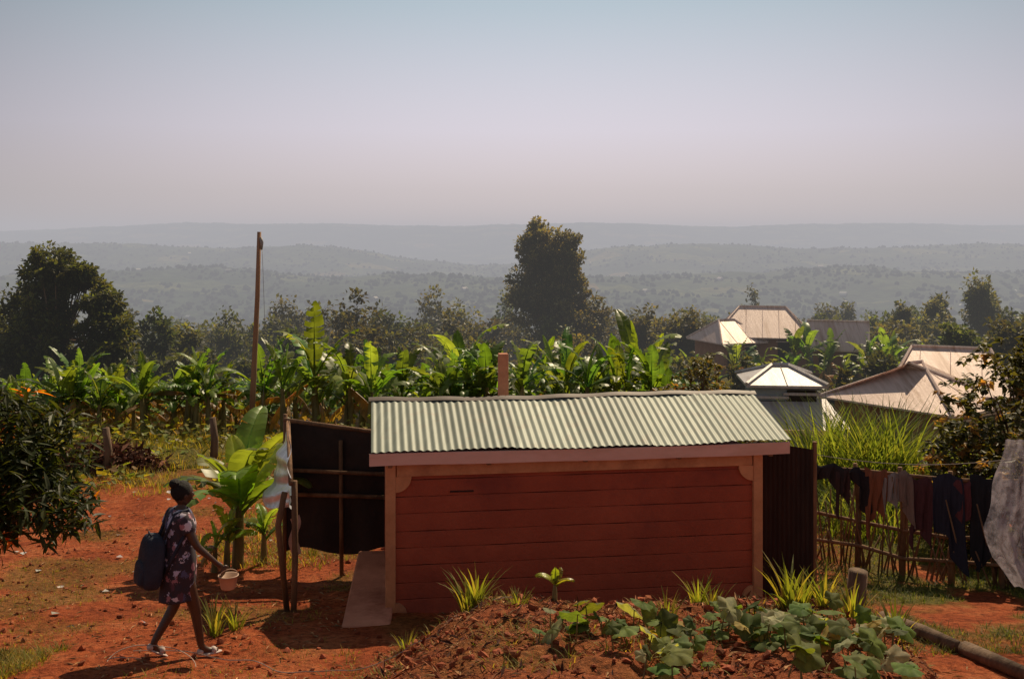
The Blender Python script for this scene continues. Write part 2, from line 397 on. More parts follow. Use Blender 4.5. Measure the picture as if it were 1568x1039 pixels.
a.add(V, [np.stack([ix[:-1, :-1], ix[:-1, 1:], ix[1:, 1:], ix[1:, :-1]], -1).reshape(-1, 4)], (1, 1, 1)); a.build('sheet', M_dark, scr)
a = Acc(); tube(a, [(3.61, 11.88, -4.5), (3.61, 11.87, -2.38)], [.03, .027]); tube(a, [(2.95, 12.13, -2.5), (3.64, 11.87, -2.55)], [.018, .018]); a.build('posts', M_wood, scr)
M_conc = surf('pad_cement', (.60, .26, .16), (.44, .17, .10), 3, .9, .3, 30, stain=(.32, .11, .06))
pad = box('concrete_pad', None, (-1.60, 11.45, -4.04), (.50, 2.5, .22), M_conc, TH*.6, .015)

# ------------------------------------------------------------------ tarp shelter
tarp = empty('tarp_shelter', (-2.3, 12.4, -4.3))
M_tarp = surf('black_tarp', (.040, .024, .020), (.020, .013, .012), 3, .6, .5, 9)
M_silver = surf('silver_plastic', (.85, .85, .90), (.50, .50, .56), 4, .28, .8, 8, metal=.5)
a = Acc()
sheetgrid(a, lambda u, v: (-3.0+1.35*u, 13.2+.03*math.sin(u*14)*v, (-2.34-.18*u-.05*math.sin(u*math.pi))*(1-v)+(-4.10+.05*math.sin(u*8))*v), 40, 16, (1, 1, 1))
sheetgrid(a, lambda u, v: (-1.65+.12*u, 13.2-1.1*u, (-2.52-.05*u)*(1-v)-4.2*v), 10, 10, (1, 1, 1))
a.build('back_sheet', M_tarp, tarp, smooth=True)
a = Acc()
sheetgrid(a, lambda u, v: (-3.0+.60*u-(.30*math.sin(min(1, u*1.3)*math.pi)*v)+.03*math.sin(v*9+u*5)+.02*math.sin(v*21+u*13), 13.2-2.35*u+.02, (-2.32-.25*u)*(1-v)+(-3.30+.30*u+.05*math.sin(u*9))*v), 30, 30, (1, 1, 1))
a.build('side_sheet', M_silver, tarp, smooth=True)
a = Acc()
for P in ([(-2.38, 10.85, -4.1), (-2.36, 10.84, -3.4), (-2.37, 10.84, -2.60)], [(-2.47, 10.95, -4.1), (-2.56, 10.9, -3.1), (-2.5, 10.95, -2.75)], [(-3.02, 13.2, -4.5), (-3.0, 13.18, -2.28)],
          [(-2.25, 13.15, -4.4), (-2.26, 13.14, -2.62)], [(-1.64, 13.15, -4.4), (-1.63, 13.1, -2.45)], [(-3.05, 13.12, -3.0), (-1.6, 13.1, -3.06)],
          [(-3.05, 13.12, -3.32), (-1.6, 13.1, -3.36)], [(-3.0, 13.1, -2.34), (-1.5, 13.1, -2.54)], [(-2.96, 13.15, -2.36), (-2.4, 10.8, -2.62)]):
    tube(a, P, [.034]*len(P) if P[0][1] < 11.5 else [.028]*len(P), 7)
a.build('poles', M_wood, tarp, smooth=True)
a = Acc(); sheetgrid(a, lambda u, v: (-2.42+.10*u+.02*math.sin(v*8), 10.86-.03*math.sin(u*3), -3.02-.42*v+.05*u), 8, 12, (1, 1, 1)); a.build('hanging_cloth', surf('cloth_beige', (.5, .3, .22)), tarp, smooth=True)

# ------------------------------------------------------------------ banana
def banana(al, ast, base, h, nl, lw=.28, dry=.15, colr=(.13, .22, .045), torn=1.0):
    base = Vector(base); st = h*.42; lean = Vector((random.uniform(-.1, .1), random.uniform(-.1, .1), 0))*h*.3
    top = base+Vector((0, 0, st))+lean
    tube(ast, [base-Vector((0, 0, .1)), base+(top-base)*.5, top], [.055*h**.6, .045*h**.6, .03*h**.6], 7, cap=False)
    az0 = random.random()*6.28
    for i in range(nl):
        az = az0+i*2.4+random.uniform(-.3, .3)
        isdry = random.random() < dry
        e = math.radians(random.uniform(-30, 10) if isdry else 85-62*(i/nl)+random.uniform(-8, 8))
        L = h*random.uniform(.45, .66)*(1-.15*(i == 0)); bend = math.radians(random.uniform(35, 100)+(30 if i > nl*.6 else 0))
        if i == 0: bend *= .4
        W_ = lw*h*.32*random.uniform(.75, 1.15)
        hd = Vector((math.cos(az), math.sin(az), 0)); sd_ = Vector((-math.sin(az), math.cos(az), 0))
        ns = 14; p_ = top.copy()-Vector((0, 0, random.uniform(0, .12)*h if i > 2 else 0)); pts = []
        for k in range(ns+1):
            t = k/ns; ee = e-bend*t*t
            pts.append((p_.copy(), hd*math.cos(ee)+Vector((0, 0, math.sin(ee))), -hd*math.sin(ee)+Vector((0, 0, math.cos(ee)))))
            p_ += (hd*math.cos(ee)+Vector((0, 0, math.sin(ee))))*L/ns
        k_ = random.uniform(.55, 1.35)
        c = np.array(colr)*k_*np.array([random.uniform(.80, 1.45), 1, random.uniform(.7, 1.4)])
        if isdry: c = np.array([.30, .18, .08])*k_
        roll = random.uniform(-.25, .25)
        V = []; Fq = []; C = []
        tn = torn*random.uniform(.3, 1.6)
        for sgn in (-1, 1):
            sag0 = random.uniform(.0, .4) if not isdry else 1.2
            for k in range(1, ns):
                if random.random() < .42*tn: gap = random.uniform(.1, .8); sagv = sag0+random.uniform(-.15, .8)*tn
                else: gap = 0; sagv = sag0+random.uniform(-.04, .04)
                q = []; cut = random.uniform(.75, 1.05) if gap else 1
                for (kk, sh) in ((k, gap*L/ns*.6), (k+1, -gap*L/ns*.6)):
                    t = kk/ns; ww = cut*W_*max(0.02, math.sin(math.pi*min(1, (t-.04)*1.02)))**.55
                    pp, tt, nn_ = pts[kk]
                    out_ = (sd_*sgn*math.cos(sagv-.3+roll*sgn)-nn_*math.sin(sagv-.3+roll*sgn))*ww
                    q.append((pp, pp+out_*.5+tt*sh*.3+nn_*.02, pp+out_+tt*(sh+ww*.25)))
                o = len(V); V += [list(x) for x in (q[0][0], q[0][1], q[0][2], q[1][0], q[1][1], q[1][2])]
                sh_ = random.uniform(.85, 1.15)
                C += [c*1.3, c*sh_, c*sh_*(.9 if random.random() > .15*tn else 1)]*2
                Fq += [[o, o+1, o+4, o+3], [o+1, o+2, o+5, o+4]]
        al.add(V, [np.array(Fq)], np.array(C))
        tube(al, [x[0] for x in pts[::3]], [.018*h**.5, .014*h**.5, .01*h**.5, .006, .003][:len(pts[::3])], 4, c*1.5, cap=False)
def banana_plant(name, x, y, h, nl, lw=.3, colr=(.16, .27, .05), dry=.1, ns=1):
    e = empty(name, (x, y, tz(x, y))); al = Acc(); ast = Acc()
    for q in range(ns):
        xx = x+(random.uniform(-.35, .35) if q else 0); yy = y+(random.uniform(-.3, .3) if q else 0)
        banana(al, ast, (xx, yy, tz(xx, yy)), h*(1 if q == 0 else random.uniform(.35, .65)), nl if q == 0 else 6, lw, dry, colr, .5)
    al.build('leaves', M_banana, e, smooth=True); ast.build('stem', M_stem, e, smooth=True)
banana_plant('banana_plant', -3.75, 13.6, 2.25, 13, .32, (.18, .28, .06), .08, 4)
random.seed(21)
al = Acc(); ast = Acc()
cnt = 0
while cnt < 430:
    y = 28+32*random.random()**1.3; b_ = random.uniform(-.50, .42); x = b_*y
    if x > 5 and y < 36: continue
    if x > 11 and y < 46: continue
    h = random.uniform(2.5, 4.0) if x > -7.5 else random.uniform(2.1, 3.2)
    if y < 34: h *= .85
    banana(al, ast, (x, y, tz(x, y)), h, random.choice((6, 7, 8)), .21, .18, (.12, .195, .05)); cnt += 1
for (x, y, h) in ((-5.7, 29, 4.1), (-1.8, 33, 4.3), (4.1, 33, 4.4), (3.3, 31, 3.3), (-6.8, 30, 3.2), (-12.5, 31, 2.7), (-15, 33, 2.8), (5.2, 35, 4.4), (9.1, 39, 4.4), (-4.0, 28, 2.8), (-.6, 32, 3.6), (1.6, 34, 3.9), (-9.2, 28.5, 2.4), (-11.5, 29, 2.3)):
    banana(al, ast, (x, y, tz(x, y)), h, 9, .22, .1, (.16, .25, .06))
bg_ = empty('banana_grove', (-3, 38, tz(-3, 38))); al.build('leaves', M_banana, bg_, smooth=True); ast.build('stems', M_stem, bg_, smooth=True)

# ------------------------------------------------------------------ trees
def crown(acc, c, r, ncl, per, ls, col, clr=.28, shape=None, droop=0):
    c = np.array(c); r = np.array(r)
    d = rdir(ncl); rr = rng.random((ncl, 1))**.45
    cl = d*rr*.88
    if shape is not None: cl = shape(cl)
    n = ncl*per
    k = np.repeat(np.arange(ncl), per)
    cs = clr*(0.6+.8*rng.random(ncl))[k][:, None]
    dd = rdir(n); off = dd*cs*rng.random((n, 1))**.6
    off[:, 2] *= .7
    loc = (cl[k]+off)
    P = c+loc*r
    nd = rdir(n)*.9+dd*.8; nd[:, 2] -= droop
    up = rdir(n)*.8+np.array([0, 0, 1.])
    R = frames(nd, up)
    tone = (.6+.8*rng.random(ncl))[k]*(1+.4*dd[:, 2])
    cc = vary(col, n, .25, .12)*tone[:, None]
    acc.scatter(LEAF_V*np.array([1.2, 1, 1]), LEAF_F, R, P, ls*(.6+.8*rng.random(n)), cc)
    return c+cl*r
def tree(name, x, y, h, crowns, ls, col, trunk_r=.2, per=60, ncl=60, clr=.28, mat=None, shape=None):
    z = tz(x, y); e = empty(name, (x, y, z)); al = Acc(); aw = Acc()
    tube(aw, [(x, y, z-.3), (x+.1, y, z+h*.25), (x-.05*h*.1, y, z+h*.5), (x, y, z+h*.8)], [trunk_r, trunk_r*.8, trunk_r*.55, trunk_r*.15], 8)
    for (c, r) in crowns:
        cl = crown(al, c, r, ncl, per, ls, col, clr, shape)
        for q in cl[::max(1, len(cl)//9)]:
            t = random.uniform(.3, .6); s_ = Vector((x, y, z+h*t)); q = Vector(q)
            tube(aw, [s_, (s_+q)/2+Vector((0, 0, -.05*h)), q], [trunk_r*.3, trunk_r*.18, trunk_r*.05], 5, cap=False)
    al.build('crown', mat or M_leaf, e); aw.build('trunk', M_bark, e, smooth=True)
    return e
DG = (.075, .085, .030)
tree('broadleaf_tree', -22.8, 50, 8.6, [((-23.1, 50, -1.6), (1.5, 1.8, 1.7)), ((-24.3, 50.5, -3.6), (1.5, 1.8, 2.4)), ((-22.9, 49.5, -4.6), (1.5, 1.8, 2.4)), ((-20.6, 50, -3.1), (1.0, 1.4, 1.1)), ((-20.0, 49.6, -5.0), (1.5, 1.6, 1.7)), ((-21.9, 50.4, -1.75), (.9, 1.2, .7)), ((-24.5, 49.8, -6.2), (2.4, 1.6, 1.8)), ((-21.3, 49.8, -6.6), (1.9, 1.6, 1.4))], .24, DG, .28, 62, 60, .30)
tree('broadleaf_tree', -26.8, 52, 7.0, [((-27.0, 52, -5.0), (2.1, 2, 2.6))], .24, DG, .2, 60, 70)
tree('tall_eucalyptus_tree', 3.1, 85, 14.5, [((2.2, 85, -.5), (1.9, 2.4, 2.6)), ((4.3, 84.6, -1.6), (2.2, 2.2, 2.9)), ((1.6, 85, -4.2), (2.4, 2.4, 2.8)), ((3.4, 84, -7.0), (4.3, 3, 3.6)), ((5.8, 85, -6.6), (2.9, 2.4, 3.2)), ((4.6, 85, -4.6), (2.4, 2.4, 2.4))], .30, (.135, .12, .06), .3, 66, 90, .24)  # crown colour lightened, distance haze put into the leaf tone
cone = lambda c: np.stack([c[:, 0]*(1-.3*(c[:, 2]+1)), c[:, 1]*(1-.3*(c[:, 2]+1)), c[:, 2]], 1)
for (x, y, top, w_, nm) in ((42.5, 90, -2.3, 1.8, 'slender_tree'), (37.6, 88, -5.0, 1.7, 'slender_tree'), (34.0, 86, -5.2, 1.4, 'slender_tree'), (40.2, 93, -4.8, 1.3, 'slender_tree'), (44.5, 92, -4.2, 1.4, 'slender_tree')):
    z = tz(x, y); hh = top-z
    tree(nm, x, y, hh, [((x-.3, y, (top+z)/2+.18*hh), (w_, w_, hh*.34)), ((x+.4, y, (top+z)/2-.10*hh), (w_*1.25, w_, hh*.36))], .34, (.10, .105, .055), .2, 46, 50, .34, shape=cone)
al = Acc(); aw = Acc()
lst = [(240, 468, 62, 60), (285, 500, 60, 62), (350, 474, 94, 75), (395, 490, 60, 80), (435, 436, 54, 90), (480, 447, 60, 92), (455, 490, 80, 60), (550, 443, 110, 70), (600, 470, 80, 78), (640, 485, 70, 80), (662, 442, 66, 100), (705, 458, 66, 95), (745, 475, 70, 90), (772, 445, 50, 110), (930, 475, 70, 100), (985, 460, 56, 80), (1048, 472, 66, 75), (1100, 500, 50, 70), (1150, 441, 36, 120), (1258, 455, 34, 120), (1293, 453, 40, 118), (1345, 492, 60, 95), (1395, 475, 50, 100), (1360, 520, 90, 75), (1470, 490, 70, 60), (1550, 480, 90, 60), (1500, 505, 80, 70), (20, 500, 60, 70), (300, 530, 90, 56), (380, 535, 80, 60), (680, 515, 120, 66), (880, 505, 90, 72), (560, 500, 100, 64), (230, 540, 90, 56), (480, 515, 90, 62), (1000, 520, 80, 62), (1060, 540, 80, 56), (1200, 548, 70, 50), (1290, 560, 60, 50), (1140, 545, 60, 52), (1350, 545, 70, 55), (620, 500, 110, 64), (740, 505, 90, 64)]
for i in range(115):
    lst.append((random.uniform(150, 1620), random.uniform(468, 512), random.uniform(50, 100), random.uniform(75, 160)))
for (px, py, wpx, y) in lst:
    x = (px-784)/1524*y; top = -(py-370)/1524*y; z = tz(x, y); hh = max(3, top-z); rw = wpx/1524*y/2
    zc_ = top-hh*.36; dk = random.uniform(.6, 1.2); cc_ = (.092*dk*random.uniform(.85, 1.3), .105*dk, .048*dk)
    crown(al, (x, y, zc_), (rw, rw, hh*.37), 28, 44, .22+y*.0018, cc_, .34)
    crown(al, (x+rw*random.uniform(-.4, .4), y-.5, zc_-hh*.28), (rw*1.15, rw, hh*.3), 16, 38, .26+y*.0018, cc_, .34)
    tube(aw, [(x, y, z-.3), (x, y, top-hh*.3)], [.2, .08], 6)
tr = empty('distant_tree_row', (0, 90, tz(0, 90))); al.build('crowns', M_leaf, tr); aw.build('trunks', M_bark, tr)
def ico():
    b = bmesh.new(); bmesh.ops.create_icosphere(b, subdivisions=1, radius=1)
    v = np.array([list(q.co) for q in b.verts]); f = np.array([[q.index for q in t.verts] for t in b.faces]); b.free(); return v, [f]
IV, IF = ico()
al = Acc(); n = 52000
yy = np.exp(rng.random(n)*(math.log(3200)-math.log(130))+math.log(130)); xx = (rng.random(n)*1.5-.75)*yy
keep = fbm(xx/90, yy/90, 77, 3) > .40
xx = xx[keep]; yy = yy[keep]; n = len(xx)
S_ = (1.5+3.2*rng.random(n)**1.5); zz = terr(xx, yy)+S_*.4
for q in range(3):
    sel = np.arange(n) % 3 == q; IVj = IV*(1+.4*(rng.random((len(IV), 1))-.5))
    m_ = sel.sum(); th = rng.random(m_)*6.28
    R = np.zeros((m_, 3, 3)); R[:, 0, 0] = np.cos(th); R[:, 0, 1] = -np.sin(th); R[:, 1, 0] = np.sin(th); R[:, 1, 1] = np.cos(th); R[:, 2, 2] = 1
    al.scatter(IVj, IF, R, np.stack([xx, yy, zz], 1)[sel], np.stack([S_*1.1, S_*1.1, S_*(.7+.6*rng.random(n))], 1)[sel], vary((.032, .055, .025), m_, .5, .1))
al.build('valley_trees', M_far)
a = Acc(); n = 110
yy = np.exp(rng.random(n)*(math.log(2900)-math.log(500))+math.log(500)); xx = (rng.random(n)*1.3-.65)*yy
bv = np.array([[-1, -.7, 0], [1, -.7, 0], [1, .7, 0], [-1, .7, 0], [-1, -.7, .6], [1, -.7, .6], [1, .7, .6], [-1, .7, .6], [-1, 0, 1.1], [1, 0, 1.1]])
bf = [np.array([[0, 1, 5, 4], [2, 3, 7, 6], [4, 5, 9, 8], [6, 7, 8, 9]]), np.array([[4, 8, 7], [5, 6, 9]])]
th = rng.random(n)*6.28; R = np.zeros((n, 3, 3)); R[:, 0, 0] = np.cos(th); R[:, 0, 1] = -np.sin(th); R[:, 1, 0] = np.sin(th); R[:, 1, 1] = np.cos(th); R[:, 2, 2] = 1
a.scatter(bv, bf, R, np.stack([xx, yy, terr(xx, yy)+1], 1), 3.5+2*rng.random(n), vary((.6, .55, .5), n, .3)); a.build('distant_homesteads', M_debris)

# ------------------------------------------------------------------ houses
M_tin = surf('tin_roof', (.76, .58, .52), (.58, .42, .36), 1.2, .5, .35, 14, metal=.15, stretch=(8, .6, .6), stain=(.46, .30, .23), spec=.5)
M_tin2 = surf('tin_roof_grey', (.58, .54, .53), (.45, .41, .40), 1.2, .5, .35, 14, metal=.15, stretch=(8, .6, .6), stain=(.38, .31, .27), spec=.5)
M_wallb = surf('blue_wash_wall', (.36, .42, .46), (.28, .33, .36), 1.5, .85, .2)
M_wallr = surf('brick_house_wall', (.36, .18, .11), (.26, .12, .07), 1.5, .9, .3)
M_win = surf('window_dark', (.03, .03, .035), (.015, .015, .02), 4, .2, 0)
def house(name, cx, cy, w_, d_, ze, zr, rot, mroof, mwall, hip=.3, oh=.4):
    zg = tz(cx, cy); e = empty(name, (cx, cy, zg)); zw = ze+.05
    h_ = zw-zg+1.0
    box('walls', e, (cx, cy, zw-h_/2), (w_, d_, h_), mwall, rot, .02)
    cr, sr = math.cos(rot), math.sin(rot)
    def L(a_, b_, z_): return [cx+a_*cr-b_*sr, cy+a_*sr+b_*cr, z_]
    W2, D2 = w_/2+oh, d_/2+oh; hr = W2-hip*D2*1.0 if hip else W2
    a = Acc(); th_ = .07
    A_ = [L(-W2, -D2, ze), L(W2, -D2, ze), L(W2, D2, ze), L(-W2, D2, ze), L(-hr, 0, zr), L(hr, 0, zr)]
    B_ = [[p[0], p[1], p[2]-th_] for p in A_]
    a.add(A_+B_, [np.array([[0, 1, 5, 4], [2, 3, 4, 5], [6, 10, 11, 7], [8, 11, 10, 9], [0, 6, 7, 1], [1, 7, 8, 2], [2, 8, 9, 3], [3, 9, 6, 0]]), np.array([[1, 2, 5], [3, 0, 4], [7, 11, 8], [9, 10, 6]])], (1, 1, 1))
    a.build('roof', mroof, e)
    a = Acc(); tube(a, [L(-hr, 0, zr+.02), L(hr, 0, zr+.02)], [.07, .07], 6)
    if hip:
        for s1 in (-1, 1):
            for s2 in (-1, 1): tube(a, [L(s1*hr, 0, zr+.02), L(s1*W2, s2*D2, ze+.03)], [.06, .06], 5)
    k_ = int(W2*2/.9)
    for i in range(1, k_):
        u = -W2+2*W2*i/k_
        f = 1 if abs(u) <= hr else (W2-abs(u))/(W2-hr)
        tube(a, [L(u, -D2, ze+.01), L(u, -D2+D2*f, ze+(zr-ze)*f+.01)], [.014, .014], 4, cap=False)
    a.build('ridge_caps', mroof, e)
    nw = max(2, int(w_//2.2))
    for i in range(nw):
        px_ = -w_/2+w_*(i+.5)/nw; isd = (i == nw//2)
        q = L(px_, -d_/2-.01, ze-(.55 if not isd else .75)-.35)
        box('door' if isd else 'window', e, q, (.8, .06, 1.9 if isd else .9), M_win, rot, .01)
        q = L(px_, -d_/2-.025, ze-(.08 if not isd else -.02)-.28)
        box('lintel', e, q, (1.0, .08, .08), mroof, rot, .01)
    return e
house('tin_roof_house', 16.6, 66, 5.4, 4.6, -6.1, -4.3, math.radians(-14), M_tin, M_wallr, .6)
house('tin_roof_house', 14.0, 65, 2.6, 3.6, -6.4, -5.1, math.radians(20), M_tin, M_wallr, .5)
house('tin_roof_house', 20.3, 62, 2.9, 2.6, -6.6, -4.95, math.radians(-18), M_tin, M_wallr, 0)
house('tin_roof_house', 15.4, 38, 3.4, 4.8, -6.05, -4.6, math.radians(35), M_tin, M_wallr, .9)
house('tin_roof_house', 17.4, 39.5, 3.6, 4.4, -5.7, -4.2, math.radians(-24), M_tin, M_wallr, .3)
hc = house('blue_wall_house', 7.7, 28.6, 1.7, 2.0, -3.95, -3.55, math.radians(-6), M_tin2, M_wallb, .7, .25)
box('annex_wall', hc, (7.75, 27.6, -6.3), (2.3, 1.2, 3.2), M_wallb, math.radians(-6))
a = Acc(); rr0 = math.radians(-6)
def LL(u, v, z): return [7.7+u*math.cos(rr0)-v*math.sin(rr0), 28.6+u*math.sin(rr0)+v*math.cos(rr0), z]
Vt = [LL(-1.3, -2.2, -4.98), LL(1.5, -2.2, -4.98), LL(1.1, -.9, -4.35), LL(-1.0, -.9, -4.35)]
a.add(Vt+[[p[0], p[1], p[2]-.05] for p in Vt], [np.array([[0, 1, 2, 3], [4, 7, 6, 5], [0, 4, 5, 1], [1, 5, 6, 2], [2, 6, 7, 3], [3, 7, 4, 0]])], (1, 1, 1)); a.build('annex_roof', M_tin2, hc)
box('annex_fascia', hc, LL(.1, -2.24, -5.06), (2.8, .05, .16), M_fascia, rr0)

# ------------------------------------------------------------------ utility pole
pe = empty('utility_pole', (-7.1, 27.1, tz(-7.1, 27.1))); a = Acc()
tube(a, [(-7.12, 27.1, -5.6), (-7.02, 27.1, -3.4), (-6.93, 27.1, -1.5), (-6.88, 27.1, .27)], [.085, .075, .065, .055], 10)
a.build('post', surf('pole_wood', (.42, .24, .14), (.26, .14, .08), 5, .85, .4, stretch=(2, 2, .2)), pe, smooth=True)
a = Acc(); tube(a, [(-6.83, 27.05, .12), (-6.80, 27.05, -.02), (-6.81, 27.05, -.22)], [.035, .05, .03], 8, (.3, .3, .3)); tube(a, [(-6.8, 27.1, -.2), (-6.76, 27, -.6), (-6.70, 26.9, -1.6), (-6.6, 26.7, -3.2), (-6.7, 26.6, -4.8)], [.006]*5, 5)
a.build('insulator_wire', surf('insulator', (.35, .32, .3), rough=.5), pe, smooth=True)

# ------------------------------------------------------------------ shrubs and the near left tree
def leafy(name, x, y, h, clusters, ls, col, nper, mat=None, flush=None, tr_=.08, tv=LONG_V, tf=LONG_F, fl=.06, flz=None):
    z = tz(x, y); e = empty(name, (x, y, z)); al = Acc(); aw = Acc()
    P = np.array(clusters); n = len(P)
    k = np.repeat(np.arange(n), nper); m_ = len(k)
    th = rng.random(m_)*6.28; el = rng.normal(-.15, .5, m_)
    d = np.stack([np.cos(th)*np.cos(el), np.sin(th)*np.cos(el), np.sin(el)], 1)
    R = frames(d, np.tile([0, 0, 1.], (m_, 1))+rdir(m_)*.5)
    c = vary(col, m_, .35, .12)
    if flush is not None:
        pr = np.full(n, fl)
        if flz: pr = np.where(P[:, 2] > flz, .30, fl)
        fk = (rng.random(n) < pr)[k]; c[fk] = vary(flush, fk.sum(), .25)
    al.scatter(tv, tf, R, P[k]+rdir(m_)*ls*.35, ls*(.65+.6*rng.random(m_)), c)
    top = Vector((x, y, z+h*.45))
    tube(aw, [(x, y, z-.2), (x+.05, y, z+h*.25), top], [tr_, tr_*.8, tr_*.6], 8)
    for i in range(0, n, max(1, n//70)):
        q = Vector(P[i]); mid = (top+q)/2+Vector((0, 0, .08*h*random.uniform(-1, 1)))
        tube(aw, [top, mid, q], [tr_*.35, tr_*.2, .006], 5, cap=False)
    al.build('foliage', mat or M_leaf, e, smooth=False); aw.build('branches', M_bark, e, smooth=True)
def ell(c, r, n, lo=.3):
    d = rdir(n); rr = lo+(1-lo)*rng.random((n, 1))**.5
    return (np.array(c)+d*rr*np.array(r)).tolist()
cl = ell((-5.1, 9.6, -2.1), (.95, 1.0, .80), 260, .2)+ell((-4.50, 9.3, -2.5), (.62, .6, .36), 110)+ell((-5.9, 9.5, -1.6), (.7, .8, .55), 60)+ell((-4.70, 9.4, -1.85), (.45, .5, .42), 80)
leafy('mango_tree', -6.2, 9.8, 2.6, cl, .17, (.046, .060, .018), 10, flush=(.80, .24, .03), fl=.015, flz=-1.55)
cl = ell((7.9, 15.5, -2.9), (1.3, 1.3, 1.5), 360, .3)+ell((8.3, 15, -2.0), (.8, 1, .9), 170, .3)+ell((6.9, 14.8, -3.5), (.9, .8, .9), 220, .3)+ell((6.3, 13.9, -3.9), (.5, .5, .5), 60)
leafy('leafy_shrub', 7.8, 15.4, 2.5, cl, .12, (.085, .085, .032), 14, flush=(.34, .20, .08), fl=.14, tv=LEAF_V, tf=LEAF_F)
cl = ell((6.9, 12.6, -3.1), (.9, .9, 1.2), 240, .3)
leafy('leafy_shrub', 7.2, 12.7, 2.0, cl, .11, (.08, .075, .03), 13, flush=(.34, .20, .08), fl=.10, tv=LEAF_V, tf=LEAF_F)
cl = ell((4.5, 24, -4.2), (1.1, 1, 1.5), 220, .3)+ell((5.4, 24.5, -4.8), (.9, 1, 1.2), 140, .3)
leafy('leafy_shrub', 4.6, 24, 3.0, cl, .15, (.12, .105, .05), 12, flush=(.36, .20, .08), fl=.12, tv=LEAF_V, tf=LEAF_F)
for (x, y, r_, h_) in ((12.2, 47, 2.0, 2.0), (15.5, 52, 2.6, 2.2), (19.0, 50, 2.2, 2.2), (10.2, 45, 1.6, 1.9), (12.3, 33.5, 1.3, 1.2), (22.5, 55, 2.2, 2.6), (9.2, 32, 1.1, 1.2)):
    z = tz(x, y); cl = ell((x, y, z+h_*.6), (r_, 1.2, h_*.7), 170, .3)
    leafy('leafy_shrub', x, y, h_, cl, .25, (.11, .12, .05), 12, flush=(.25, .20, .06), fl=.12, tv=LEAF_V*np.array([1.4, 1, 1]), tf=LEAF_F)

# ------------------------------------------------------------------ grasses / weeds
def tufts(acc, xs, ys, nb, L, w_, bend, cols, spread=.05, tilt=.45):
    n = len(xs); k = np.repeat(np.arange(n), nb); m_ = len(k)
    th = rng.random(m_)*6.28; ti = np.abs(rng.normal(0, tilt, m_))
    d = np.stack([np.cos(th)*np.sin(ti), np.sin(th)*np.sin(ti), np.cos(ti)], 1)
    out_ = np.stack([np.cos(th), np.sin(th), np.zeros(m_)], 1)
    R = frames(d, -out_+.3*rdir(m_))
    zs = terr(np.array(xs), np.array(ys))
    P = np.stack([np.array(xs)[k]+np.cos(th)*spread*rng.random(m_), np.array(ys)[k]+np.sin(th)*spread*rng.random(m_), zs[k]-.02], 1)
    tv, tf = blade(w_, bend)
    Lk = (np.asarray(L)*np.ones(n))[k]
    Sx = Lk*(.55+.6*rng.random(m_))
    ci = rng.integers(0, len(cols), m_); c = np.array(cols)[ci]*(.75+.5*rng.random((m_, 1)))
    acc.scatter(tv, tf, R, P, Sx, c)
GC = [(.11, .15, .035), (.14, .17, .04), (.22, .19, .06), (.08, .11, .03)]
YC = [(.32, .28, .07), (.20, .22, .05), (.42, .30, .10), (.15, .17, .04)]
a = Acc(); n = 8500
x = rng.random(n)*7+3.0; y = 8.9+rng.random(n)*7
kk = (fbm(x*1.1, y*1.1, 50, 4) > .37) & (x-.25*(y-10) > 3.3); tufts(a, x[kk], y[kk], 9, .11, .035, .5, GC, .06, .6)
n = 4200; x = -7+rng.random(n)*5.2; y = 8+rng.random(n)*10; kk = (fbm(x*1.1, y*1.1, 50, 4) > .53); tufts(a, x[kk], y[kk], 7, .08, .04, .5, YC, .06, .7)
n = 900; x = -5.5+rng.random(n)*1.5; y = 7.8+rng.random(n)*1.2; tufts(a, x, y, 9, .12, .035, .5, YC, .06, .6)
a.build('short_grass', M_grass)
a = Acc(); n = 3400
x = -16+rng.random(n)*22; y = 18.5+rng.random(n)*8.5; kk = (fbm(x*.6, y*.6, 90, 3) > .42-.02*(y-18)) & (np.abs(x/y) < .6)
tufts(a, x[kk], y[kk], 11, .22+.025*(y[kk]-18)*rng.random(kk.sum()), .026, .45, YC, .15, .4)
n = 1500; x = -3.4+rng.random(n)*1.5; y = 13.5+rng.random(n)*6; x = x-1.5*rng.random(n); tufts(a, x[::3], y[::3], 9, .25, .025, .5, YC, .1, .45)
n = 500; x = 3.2+rng.random(n)*2.5; y = 15+rng.random(n)*9; tufts(a, x, y, 10, .55, .02, .45, GC, .15, .4)
a.build('tall_weeds', M_grass)
a = Acc(); n = 10000
x = -17+rng.random(n)*22; y = 19+rng.random(n)*9; h_ = rng.random(n)**2*(.15+.05*(y-19))
kk = fbm(x*.9, y*.9, 91, 3) > .46; x, y, h_ = x[kk], y[kk], h_[kk]; n = len(x)
d = rdir(n); d[:, 2] = np.abs(d[:, 2])*.6; a.scatter(LEAF_V*np.array([1.5, 1, 1]), LEAF_F, frames(d, np.tile([0, 0, 1.], (n, 1))+rdir(n)*.4), np.stack([x, y, terr(x, y)+h_], 1), .11+.12*rng.random(n), vary((.22, .22, .05), n, .4, .25))
a.build('field_weeds', M_leaf)
NC = [(.18, .24, .07), (.25, .28, .09), (.12, .17, .05)]
a = Acc()
n = 90; x = 5.6+rng.random(n)*1.7; y = 17.5+rng.random(n)*2.5; tufts(a, x, y, 14, 2.0, .010, .40, NC, .2, .16)
n = 50; x = 7.2+rng.random(n)*1.8; y = 17.5+rng.random(n)*2; tufts(a, x, y, 12, 1.5, .012, .45, NC, .2, .2)
n = 70; x = 4.8+rng.random(n)*3; y = 15.2+rng.random(n)*2; tufts(a, x, y, 14, .85, .014, .5, NC, .2, .3)
a.build('napier_grass', M_grass)
